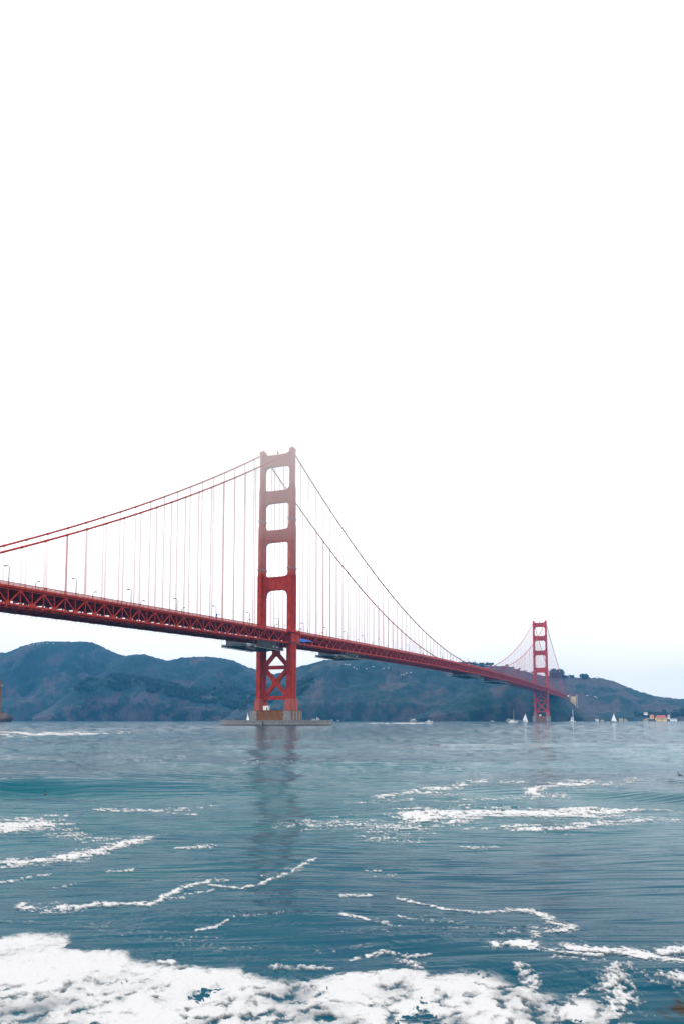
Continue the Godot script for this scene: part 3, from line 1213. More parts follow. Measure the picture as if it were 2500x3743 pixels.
func bridge_furniture() -> void:
	var lamp := node("street_lamp")
	begin()
	tube([Vector3(0, 0, 0), Vector3(0, 8.4, 0)], [0.26, 0.18], 6)
	made("pole", M["lamp_metal"], lamp)
	begin()
	tube([Vector3(0, 8.3, 0), Vector3(-0.15, 9.0, 0), Vector3(-0.7, 9.4, 0), Vector3(-1.6, 9.45, 0)], [0.18, 0.17, 0.16, 0.16], 6)
	made("arm", M["lamp_metal"], lamp)
	begin()
	extrude(PackedVector2Array([Vector2(-3.1, 9.25), Vector2(-1.4, 9.25), Vector2(-1.5, 9.6), Vector2(-2.4, 9.7), Vector2(-3.0, 9.5)]), func(p: Vector2, z: float) -> Vector3: return Vector3(p.x, p.y, z), -0.3, 0.3)
	made("lamp_head", M["lamp_metal"], lamp)
	begin()
	box(Vector3(-2.3, 9.17, 0), Vector3(1.2, 0.14, 0.46))
	made("lamp_lens", M["lamp_glass"], lamp)
	var first := true
	var t := -297.2
	while t < SPAN + 300.0:
		for s in [1.0, -1.0]:
			if absf(t) > 12.0 and absf(t - SPAN) > 12.0:
				var o: Node3D = lamp if first else lamp.duplicate()
				first = false
				o.name = numbered("street_lamp")
				if o.get_parent() == null:
					add_child(o)
				o.position = at(t, chord_y(t) + 1.46, s * 13.9)
				o.rotation.y = 0.0 if s > 0 else PI
				tag(o, lamp_label(t, s), "lamp", lamp_group(t, s))
		t += 45.72
	# banner on a lamp post
	var b := node("blue_sign", at(-114.3, chord_y(-114.3) + 4.4, 14.3))
	tag(b, "small bright blue sign fixed to a lamp post on the bridge", "sign")
	begin()
	box(Vector3(0, 0, 0), Vector3(0.16, 1.8, 1.3))
	made("board", M["blue_cloth"], b)
	begin()
	box(Vector3(-0.14, 0.5, 0), Vector3(0.14, 0.15, 1.2))
	made("bracket", M["lamp_metal"], b)
	# sheltered work platforms slung under the deck
	var spots := [[-62.0, -14.0, 7.4, "grey work platform slung under the deck against the near tower"], [104.0, 158.0, 6.6, "grey work platform slung under the deck just past the near tower"], [575.0, 665.0, 6.4, "grey work platform slung under the middle of the deck"], [770.0, 860.0, 6.4, "grey work platform slung under the deck short of the far tower"]]
	for q in spots:
		var t0: float = q[0]
		var t1: float = q[1]
		var yb := chord_y((t0 + t1) / 2.0) - TRUSS
		var p := node(numbered("work_platform"), at((t0 + t1) / 2.0, yb - q[2] + 1.0, 0))
		tag(p, q[3], "platform", "work platforms hanging under the deck")
		var half := (t1 - t0) / 2.0
		begin()
		box(Vector3(0, 0, 0), Vector3(27.6, 0.25, half * 2))
		made("floor", M["grey_net"], p)
		for s in [-1.0, 1.0]:
			begin()
			box(Vector3(s * 13.9, 0.9, 0), Vector3(0.12, 1.4, half * 2 - 0.4))
			made("side_net", M["grey_net"], p)
			begin()
			box(Vector3(s * 13.5, (q[2] - 1.0) / 2.0, half * 0.1), Vector3(0.1, q[2] - 1.0, half * 1.3))
			made("shroud", M["grey_net"], p)
			begin()
			box(Vector3(0, 0.9, s * (half - 0.1)), Vector3(27.0, 1.4, 0.12))
			made("end_net", M["pale_net"] if s > 0 else M["grey_net"], p)
			for k in 7:
				begin()
				var z := lerpf(-half + 0.5, half - 0.5, k / 6.0)
				box(Vector3(s * 13.7, (q[2] - 1.0) / 2.0, z), Vector3(0.16, q[2] - 1.0, 0.16))
				made("hanger", M["scaffold_steel"], p)
		for k in 5:
			begin()
			beam(Vector3(lerpf(-14.0, 14.0, k / 4.0), -0.45, -half), Vector3(lerpf(-14.0, 14.0, k / 4.0), -0.45, half), 0.3, 0.4)
			made("joist", M["scaffold_steel"], p)
		begin()
		for k in 8:
			box(Vector3(lerpf(-13, 13, k / 7.0), 1.7, half * sin(k * 2.3) * 0.7), Vector3(2.2, 1.4 + 0.5 * sin(k * 1.7), 2.8))
		made("stored_gear", M["pale_net"], p)
	# blue tarp beside the near tower
	var tarp := node("blue_tarp", at(-5.0, 67.6, 15.4))
	tag(tarp, "bright blue tarp stretched along the deck beside the near tower", "tarp")
	begin()
	var cols := 20
	var grid := []
	for i in cols + 1:
		var z := float(i) / cols * 38.0
		var sag := 0.5 * sin(i * 0.9) + 0.3 * sin(i * 2.1)
		var end := sin(PI * clampf(i / 20.0, 0.0, 1.0))
		grid.append([Vector3(-0.6, 1.2 + z * 0.06 + end * 1.3, -z), Vector3(0.7 + 0.2 * sag, 0.3 + z * 0.075 + end * 0.4, -z), Vector3(1.0, -0.5 + z * 0.09 - end * 0.5 + sag * 0.3, -z)])
	for i in cols:
		for k in 2:
			quad(grid[i][k], grid[i][k + 1], grid[i + 1][k + 1], grid[i + 1][k])
	made("cloth", M["blue_cloth"], tarp)
	begin()
	beam(Vector3(-0.7, 1.3, 0), Vector3(-0.7, 3.6, -38.0), 0.15, 0.15)
	beam(Vector3(0.9, -0.6, 0), Vector3(0.9, 2.8, -38.0), 0.12, 0.12)
	made("frame", M["scaffold_steel"], tarp)
	# service house round the near leg at deck level
	for q in [[0.0, "dark red guard platform wrapped round the near tower's bay-side leg"], [SPAN, "dark red guard platform wrapped round the far tower's bay-side leg"]]:
		var g := node(numbered("guard_platform"), at(q[0], chord_y(q[0]), HALF))
		tag(g, q[1], "platform")
		begin()
		box(Vector3(1.3, 1.2, 0), Vector3(6.4, 0.9, 16.0))
		made("floor", M["red_paint"], g)
		begin()
		for s in [-1.0, 1.0]:
			box(Vector3(1.3, 2.9, s * 7.9), Vector3(6.4, 0.16, 0.16))
			for k in 4:
				box(Vector3(-1.7 + k * 2.0, 2.3, s * 7.9), Vector3(0.14, 1.3, 0.14))
		box(Vector3(4.4, 2.9, 0), Vector3(0.16, 0.16, 16.0))
		for k in 8:
			box(Vector3(4.4, 2.3, -7.0 + k * 2.0), Vector3(0.14, 1.3, 0.14))
		made("guard_rail", M["red_paint"], g)
		begin()
		for k in 5:
			beam(Vector3(4.2, 0.7, -7.2 + k * 3.6), Vector3(2.0, -5.0, -7.2 + k * 3.6), 0.3, 0.3)
		box(Vector3(3.2, -3.4, 0), Vector3(0.5, 7.2, 14.4))
		made("bracing", M["red_paint"], g)
	# slim signal posts by the near tower
	for k in 4:
		var p := node(numbered("signal_post"), at([-31.0, -12.5, 17.0, 30.0][k], chord_y(0.0) + 1.46, [-13.0, 13.6, 13.6, 13.6][k]))
		tag(p, ["slim dark post on the deck beside the near tower's ocean-side leg", "slim dark post just short of the blue tarp", "slim dark post above the blue tarp", "slim dark post past the end of the blue tarp"][k], "post")
		begin()
		tube([Vector3(0, 0, 0), Vector3(0, 4.2, 0)], [0.14, 0.12], 6)
		made("pole", M["lamp_metal"], p)
		begin()
		box(Vector3(0, 4.4, 0), Vector3(0.5, 0.7, 0.6))
		made("head", M["lamp_metal"], p)
	var wt := node("white_tarp", at(NORTH_END - 14.0, chord_y(NORTH_END - 14.0), 15.2))
	tag(wt, "white tarp wrapping the deck edge at the far shore", "tarp")
	begin()
	for k in 8:
		var z0 := -12.0 + k * 3.0
		var b0 := 0.25 * sin(k * 1.9)
		var b1 := 0.25 * sin((k + 1) * 1.9)
		quad(Vector3(b0, -2.5, z0), Vector3(0.3 + b0, 2.6, z0), Vector3(0.3 + b1, 2.6, z0 + 3.0), Vector3(b1, -2.5, z0 + 3.0))
	made("cloth", M["white_paint"], wt)


# ---------------------------------------------------------------- far shore

func on_height(hill: String, s: float, y: float) -> Vector3:
	var best := hill_at(hill, s, 0.02)
	for k in range(1, 200):
		var p := hill_at(hill, s, k / 200.0)
		if p.y >= y:
			return p
		best = p
	return best


func shore() -> void:
	# trees standing on the ridges
	var kinds := []
	for k in 3:
		var tr := node("ridge_tree_kind_%d" % k)
		remove_child(tr)
		begin(Color(0.05, 0.035, 0.025))
		tube([Vector3(0, -0.15, 0), Vector3(0.02, 0.2, 0.01), Vector3(0.05, 0.5, 0.0), Vector3(0.02, 0.75, 0.02)], [0.045, 0.035, 0.025, 0.012], 6)
		tube([Vector3(0.03, 0.35, 0), Vector3(0.18, 0.55, 0.08)], [0.02, 0.01], 5)
		tube([Vector3(0.03, 0.4, 0), Vector3(-0.16, 0.6, -0.06)], [0.02, 0.01], 5)
		made("trunk", M["leaf"], tr)
		begin()
		crown_shape(71 + k, 9, 34, Color(0.035, 0.06, 0.05), 1.0, [0.8, 0.55, 1.1][k])
		made("crown", M["leaf"], tr)
		kinds.append(tr)
	var rng := RandomNumberGenerator.new()
	rng.seed = 77
	var list := []
	for k in 16:
		list.append(["ridge_hill", lerpf(0.66, 0.745, k / 15.0) + rng.randf_range(-0.003, 0.003), rng.randf_range(6.0, 12.0), "dark tree among the row on the ridge where the cables dip to the deck", "trees on the ridge above mid span"])
	for k in 5:
		list.append(["ridge_hill", lerpf(0.79, 0.86, k / 4.0), rng.randf_range(5.0, 8.0), "small dark tree on the ridge short of the far tower", "trees on the ridge short of the far tower"])
	for k in 6:
		list.append(["bay_hill", 0.117 + k * 0.0055, [14.0, 21.0, 24.0, 22.0, 17.0, 10.0][k], "tall tree in the round clump on the hill crest beside the far tower", "clump of trees beside the far tower"])
	for k in 6:
		list.append(["bay_hill", 0.16 + k * 0.007, rng.randf_range(5.0, 9.0), "low tree on the hill crest behind the far tower's side cable", "low trees behind the side cable"])
	for k in 5:
		list.append(["bay_hill", 0.225 + k * 0.007, [10.0, 13.0, 9.0, 6.0, 5.0][k], "dark tree on the crest above the pale pylon", "trees on the crest above the pylon"])
	for k in 9:
		list.append(["bay_hill", 0.27 + k * 0.009, rng.randf_range(2.5, 4.5), "tiny bush on the long grassy crest", "bushes on the grassy crest"])
	for q in list:
		var kind: Node3D = kinds[rng.randi() % 3]
		var o: Node3D = kind.duplicate()
		o.name = numbered("ridge_tree")
		add_child(o)
		o.position = hill_at(q[0], q[1], 0.995) - Vector3(0, 0.6, 0)
		o.scale = Vector3.ONE * q[2]
		o.rotation.y = rng.randf() * TAU
		tag(o, q[3], "tree", q[4])
	for k in kinds:
		k.free()
	# white droppings on the shore rocks
	var rocks := [["ridge_hill", 0.263, 13.0, 6.0], ["ridge_hill", 0.275, 18.0, 5.0], ["ridge_hill", 0.313, 10.0, 4.0], ["ridge_hill", 0.33, 8.0, 3.0], ["point_bluff", 0.02, 12.0, 8.0], ["point_bluff", 0.55, 13.0, 10.0], ["point_bluff", 0.6, 8.0, 12.0], ["point_bluff", 0.46, 6.0, 4.0]]
	for k in rocks.size():
		var p := hill_at(rocks[k][0], rocks[k][1], 0.0)
		p.y = -1.0
		rock_heap("shore_rock", p + Vector3(0, 0, 6.0), Vector3(rocks[k][3] * 1.3, rocks[k][2] * 0.6, rocks[k][3]), Color(0.05, 0.05, 0.055), Color(0.36, 0.35, 0.33), 90 + k, "rock streaked white with bird droppings below the far ridge" if k < 4 else "rock streaked white with bird droppings beside the far tower", "white streaked rocks below the ridge" if k < 4 else "white streaked rocks by the far tower")
	for k in 4:
		var p := hill_at("bay_hill", [0.30, 0.37, 0.385, 0.46][k], 0.0)
		p.y = -1.0
		rock_heap("shore_rock", p + Vector3(0, 0, 4.0), Vector3(7, [5.0, 10.0, 8.0, 9.0][k], 5), Color(0.14, 0.11, 0.08), Color(0.42, 0.33, 0.2), 120 + k, "tan rock on the waterline below the grassy hill", "tan rocks below the grassy hill")
	houses()
	# vehicles on the hillside road
	var car := node("hill_car")
	begin()
	box(Vector3(0, 0.95, 0), Vector3(6.0, 1.1, 2.2))
	made("body", M["white_paint"], car)
	begin()
	extrude(PackedVector2Array([Vector2(-2.4, 1.5), Vector2(2.0, 1.5), Vector2(1.3, 2.6), Vector2(-2.2, 2.6)]), func(p: Vector2, z: float) -> Vector3: return Vector3(p.x, p.y, z), -1.0, 1.0)
	made("cabin", M["white_paint"], car)
	for x in [-1.9, 1.9]:
		for z in [-0.95, 0.95]:
			begin()
			tube([Vector3(x, 0.4, z - 0.14), Vector3(x, 0.4, z + 0.14)], [0.42, 0.42], 10)
			made("wheel", M["dark_hull"], car)
	var first := true
	for q in [["ridge_hill", [0.346, 0.352, 0.359, 0.371, 0.378, 0.405, 0.424, 0.452, 0.466, 0.5, 0.507, 0.515, 0.527], 0.72, "white vehicle parked along the road cut into the long ridge", "vehicles on the ridge road"], ["headland_hill", [0.40, 0.412, 0.423, 0.43, 0.438, 0.45, 0.468], 0.955, "white vehicle parked just below the flat top of the headland", "vehicles below the headland top"], ["bay_hill", [0.245, 0.272, 0.278], 0.55, "white vehicle on the road across the grassy hill", "vehicles on the grassy hill road"]]:
		for s in q[1]:
			var o: Node3D = car if first else car.duplicate()
			first = false
			o.name = numbered("hill_car")
			if o.get_parent() == null:
				add_child(o)
			var p := hill_at(q[0], s, q[2])
			o.position = p + Vector3(0, 0.6, 0)
			o.rotation.y = 0.4
			o.scale = Vector3.ONE * 0.65
			tag(o, q[3], "car", q[4])


func house(called: String, where: Vector3, size: Vector3, wall: Material, roof: Material, rise: float, label: String, windows: int) -> void:
	var h := node(called, where)
	h.rotation.y = 0.15
	tag(h, label, "house")
	begin()
	box(Vector3(0, size.y / 2.0 - 1.5, 0), Vector3(size.x, size.y + 3.0, size.z))
	made("wall", wall, h)
	begin()
	var a := size.x / 2.0 + 0.6
	var b := size.z / 2.0 + 0.6
	var r := a * 0.62
	var c := [Vector3(-a, size.y, b), Vector3(a, size.y, b), Vector3(a, size.y, -b), Vector3(-a, size.y, -b)]
	var k0 := Vector3(-r, size.y + rise, 0)
	var k1 := Vector3(r, size.y + rise, 0)
	quad(c[0], c[1], k1, k0)
	quad(c[2], c[3], k0, k1)
	tri(c[1], c[2], k1)
	tri(c[3], c[0], k0)
	quad(c[3], c[2], c[1], c[0])
	made("roof", roof, h)
	for k in windows:
		var x := lerpf(-size.x * 0.4, size.x * 0.4, (k + 0.5) / windows)
		begin()
		box(Vector3(x, size.y * 0.55, size.z / 2.0), Vector3(size.x / windows * 0.4, size.y * 0.35, 0.2))
		made("window", M["dark_glass"], h)
	begin()
	box(Vector3(size.x * 0.05, size.y * 0.22, size.z / 2.0), Vector3(1.4, size.y * 0.44, 0.24))
	made("door", M["dark_hull"], h)


func houses() -> void:
	house("shore_house", Vector3(237.7, 2.0, -1700.0), Vector3(28, 7, 14), M["yellow_wall"], M["roof_red"], 6.5, "yellow house with a wide red hipped roof on the far shore", 7)
	house("shore_house_001", Vector3(215.5, 8.0, -1703.0), Vector3(9, 7, 8), M["yellow_wall"], M["roof_red"], 2.5, "small yellow cottage uphill beside the wide red roofed house", 3)
	house("shore_house_002", Vector3(256.6, 8.5, -1722.0), Vector3(5, 7, 7), M["white_paint"], M["roof_red"], 2.0, "narrow white cottage between trees past the wide red roofed house", 2)
	house("shore_house_003", Vector3(81.9, 1.5, -1645.0), Vector3(10, 3.4, 6), M["white_paint"], M["grey_concrete"], 1.2, "low white boathouse on the shore below the pylon's grassy hill", 3)
	house("shore_house_004", Vector3(156.1, 1.5, -1672.0), Vector3(11, 3.0, 6), M["white_paint"], M["grey_concrete"], 1.2, "long low white boathouse between tan shore rocks", 4)
	house("shore_house_005", Vector3(205.0, 2.0, -1692.0), Vector3(10, 4.2, 6), M["white_paint"], M["grey_concrete"], 1.4, "low white shed next to the wide red roofed house", 3)
	house("shore_house_006", Vector3(52.0, 3.0, -1395.0), Vector3(6.5, 6.0, 6), M["white_paint"], M["grey_concrete"], 1.4, "white hut on the rocks behind the bare-masted sloop", 2)
	house("shore_house_007", Vector3(200.0, 19.0, -1716.0), Vector3(9, 3.5, 6), M["white_paint"], M["grey_concrete"], 1.4, "white cottage among trees high above the small yellow cottage", 3)
	house("shore_house_008", Vector3(268.0, 2.0, -1712.0), Vector3(16, 3.5, 6), M["white_paint"], M["grey_concrete"], 1.4, "long white shed at the far end of the house shore", 5)


# ---------------------------------------------------------------- boats

func hull(length: float, beam_w: float, depth: float, m: Material, parent: Node, x0 := 0.0) -> void:
	begin()
	var n := 14
	var rows := []
	for i in n + 1:
		var s := float(i) / n
		var w := beam_w / 2.0 * (1.0 - pow(absf(s * 1.25 - 0.35) / 0.9, 2.6)) if s < 1.0 else 0.0
		w = maxf(w, 0.02)
		var z := (s - 0.5) * length
		var sheer := depth * (0.85 + 0.35 * pow(s, 2.0))
		rows.append([Vector3(x0 - w, sheer, -z), Vector3(x0 - w * 0.75, 0.15, -z + 0.2), Vector3(x0, -0.4, -z + 0.3), Vector3(x0 + w * 0.75, 0.15, -z + 0.2), Vector3(x0 + w, sheer, -z)])
	for i in n:
		for k in 4:
			quad(rows[i][k], rows[i + 1][k], rows[i + 1][k + 1], rows[i][k + 1])
		quad(rows[i][4], rows[i + 1][4], rows[i + 1][0], rows[i][0])
	for k in range(1, 4):
		tri(rows[0][0], rows[0][k], rows[0][k + 1])
	made("hull", m, parent)


func sail(a: Vector3, b: Vector3, c: Vector3, belly: float, parent: Node, called := "sail") -> void:
	begin()
	var n := 8
	var side := (b - a).cross(c - a).normalized()
	var g := []
	for i in n + 1:
		var row := []
		for j in n + 1:
			var s := float(i) / n
			var t := float(j) / n
			var p := a.lerp(b, s).lerp(c.lerp(b, s), t)
			row.append(p + side * belly * sin(PI * t) * (1.0 - s) * (0.4 + s))
		g.append(row)
	for k in [0.0, 0.05]:
		for i in n:
			for j in n:
				quad(g[i][j] + side * k, g[i + 1][j] + side * k, g[i + 1][j + 1] + side * k, g[i][j + 1] + side * k)
	made(called, M["sail_cloth"], parent)


func cabin(c: Vector3, s: Vector3, parent: Node) -> void:
	begin()
	var a := s / 2.0
	extrude(PackedVector2Array([Vector2(-a.z, -a.y), Vector2(a.z, -a.y), Vector2(a.z * 0.9, a.y), Vector2(-a.z * 0.6, a.y)]), func(p: Vector2, x: float) -> Vector3: return c + Vector3(x, p.y, p.x), -a.x, a.x)
	made("cabin", M["white_paint"], parent)
	for q in [-1.0, 1.0]:
		begin()
		box(c + Vector3(q * (a.x + 0.01), 0.1 * s.y, 0.05 * s.z), Vector3(0.06, s.y * 0.4, s.z * 0.6))
		made("window", M["dark_glass"], parent)


func mast(at_: Vector3, tall: float, parent: Node, boom := 4.0) -> void:
	begin()
	tube([at_, at_ + Vector3(0, tall, 0)], [0.16, 0.1], 6)
	made("mast", M["white_paint"], parent)
	begin()
	tube([at_ + Vector3(0, 1.6, 0), at_ + Vector3(0, 1.7, boom)], [0.12, 0.1], 6)
	made("boom", M["white_paint"], parent)


func stays(top: Vector3, bow: Vector3, stern: Vector3, parent: Node) -> void:
	begin()
	for p in [bow, stern]:
		tube([top, p], [0.05, 0.05], 4)
	made("stay", M["dark_hull"], parent)


func boats() -> void:
	var a := node("catamaran", Vector3(60.3, 0, -653.2))
	a.rotation.y = -1.15
	tag(a, "white catamaran with bare mast and stays, no sail set, short of the far tower", "boat")
	hull(13.5, 1.9, 1.5, M["white_paint"], a, -2.6)
	hull(13.5, 1.9, 1.5, M["white_paint"], a, 2.6)
	begin()
	box(Vector3(0, 1.35, 0.6), Vector3(6.0, 0.5, 9.0))
	made("bridge_deck", M["white_paint"], a)
	cabin(Vector3(0, 2.3, 0.8), Vector3(4.4, 1.5, 5.5), a)
	mast(Vector3(0, 1.5, -1.5), 19.0, a, 5.0)
	stays(Vector3(0, 20.0, -1.5), Vector3(0, 1.6, -6.2), Vector3(2.4, 1.6, 6.4), a)
	begin()
	tube([Vector3(0, 3.7, -1.2), Vector3(0, 3.7, 3.4)], [0.32, 0.24], 8)
	made("furled_sail", M["sail_cloth"], a)

	var b := node("sailing_boat", Vector3(29.4, 0, -917.4))
	b.rotation.y = -1.2
	tag(b, "white sailing boat with one tall white triangular sail beside the far tower", "boat")
	hull(11.5, 3.2, 1.1, M["white_paint"], b)
	cabin(Vector3(0, 1.4, 0.3), Vector3(1.8, 0.8, 3.6), b)
	mast(Vector3(0, 0.9, -1.0), 14.5, b)
	sail(Vector3(0, 2.4, -0.9), Vector3(0, 15.0, -0.95), Vector3(0.3, 2.5, 4.2), 0.8, b)
	sail(Vector3(0, 1.3, -5.2), Vector3(0, 13.5, -1.1), Vector3(-0.3, 1.8, -0.8), 0.6, b, "jib")

	var c := node("sloop", Vector3(98.7, 0, -1035.3))
	c.rotation.y = -1.25
	tag(c, "white sloop with a very tall thick bare mast below the pale pylon", "boat")
	hull(13.5, 3.8, 1.2, M["white_paint"], c)
	cabin(Vector3(0, 1.5, 0.8), Vector3(2.2, 0.9, 5.0), c)
	begin()
	tube([Vector3(0, 1.0, -1.0), Vector3(0, 23.5, -1.0)], [0.42, 0.3], 8)
	made("mast", M["white_paint"], c)
	begin()
	tube([Vector3(0, 2.6, -0.8), Vector3(0, 2.7, 4.6)], [0.4, 0.25], 8)
	made("furled_sail", M["sail_cloth"], c)

	var d := node("yacht", Vector3(198.3, 0, -747.7))
	d.rotation.y = -1.35
	tag(d, "dark hulled yacht with two white sails before the grassy hill", "boat")
	hull(9.6, 3.0, 1.1, M["dark_hull"], d)
	cabin(Vector3(0, 1.4, 0.4), Vector3(1.7, 0.7, 3.2), d)
	mast(Vector3(0, 0.9, -0.6), 14.0, d)
	sail(Vector3(0, 2.6, -0.5), Vector3(0, 14.2, -0.55), Vector3(0.4, 2.4, 3.9), 0.7, d)
	sail(Vector3(0, 1.4, -4.4), Vector3(0, 12.6, -0.75), Vector3(-0.4, 1.9, -0.7), 0.5, d, "jib")

	var e := node("sailing_boat_001", Vector3(-218.9, 0, -337.3))
	e.rotation.y = 1.0
	tag(e, "white sail of a boat passing behind the near tower's pier", "boat")
	hull(10.5, 3.0, 1.1, M["white_paint"], e)
	cabin(Vector3(0, 1.4, 0.4), Vector3(1.8, 0.8, 3.2), e)
	mast(Vector3(0, 0.9, -0.8), 13.2, e)
	sail(Vector3(0, 2.4, -0.7), Vector3(0, 13.8, -0.75), Vector3(0.5, 2.4, 3.6), 0.9, e)
	sail(Vector3(0, 1.4, -4.6), Vector3(0, 12.0, -0.95), Vector3(-0.3, 1.9, -0.8), 0.5, e, "jib")

	var m := node("motor_boat", Vector3(-90.6, 0, -714.2))
	m.rotation.y = -1.15
	tag(m, "white motor boat trailing a long white wake in mid strait", "boat")
	hull(12.0, 3.8, 1.5, M["white_paint"], m)
	cabin(Vector3(0, 2.2, 0.6), Vector3(2.8, 1.7, 4.6), m)
	begin()
	box(Vector3(0, 3.4, 1.2), Vector3(2.4, 0.2, 2.6))
	tube([Vector3(0, 3.4, 0.6), Vector3(0, 5.2, 1.0)], [0.08, 0.05], 5)
	made("flybridge", M["white_paint"], m)


func birds() -> void:
	for q in [["water_bird", Vector3(269.8, 0.02, 542.3), "small dark water bird with upright neck swimming beyond the foam patch", 1.0], ["water_bird_001", Vector3(306.7, 0.02, 507.3), "small dark water bird with lowered neck swimming on pale open water", 0.75]]:
		var b := node(q[0], q[1])
		b.rotation.y = 0.9
		tag(b, q[2], "bird")
		begin()
		tube([Vector3(0, 0.02, 0.24), Vector3(0, 0.05, 0.15), Vector3(0, 0.06, 0.0), Vector3(0, 0.07, -0.13), Vector3(0, 0.13, -0.19), Vector3(0, 0.13 + 0.13 * q[3], -0.2), Vector3(0, 0.13 + 0.2 * q[3], -0.22), Vector3(0, 0.13 + 0.2 * q[3], -0.27), Vector3(0, 0.12 + 0.2 * q[3], -0.35)], [0.01, 0.05, 0.08, 0.065, 0.03, 0.024, 0.036, 0.026, 0.004], 8)
		made("body", M["bird_dark"], b)


# ---------------------------------------------------------------- low cloud round the near tower's top

func air() -> void:
	var k := 0
	for q in CLOUD:
		var f := FogVolume.new()
		f.name = "low_cloud" if k == 0 else "low_cloud_%03d" % k
		f.shape = RenderingServer.FOG_VOLUME_SHAPE_ELLIPSOID
		f.size = q[1] * 2.0
		var m := FogMaterial.new()
		m.density = q[2]
		m.albedo = Color(1, 1, 1)
		f.material = m
		add_child(f)
		f.position = q[0]
		tag(f, "low white cloud drifting round the near tower's top", "", "", "stuff")
		k += 1


# centre, half sizes, density per metre
var CLOUD := [
	[Vector3(62, 222, 118), Vector3(190, 118, 190), 0.0009],
	[Vector3(62, 222, 118), Vector3(170, 92, 170), 0.0010],
	[Vector3(62, 222, 118), Vector3(150, 70, 150), 0.0012],
	[Vector3(62, 222, 118), Vector3(130, 50, 130), 0.0014],
]


# ---------------------------------------------------------------- measured outlines

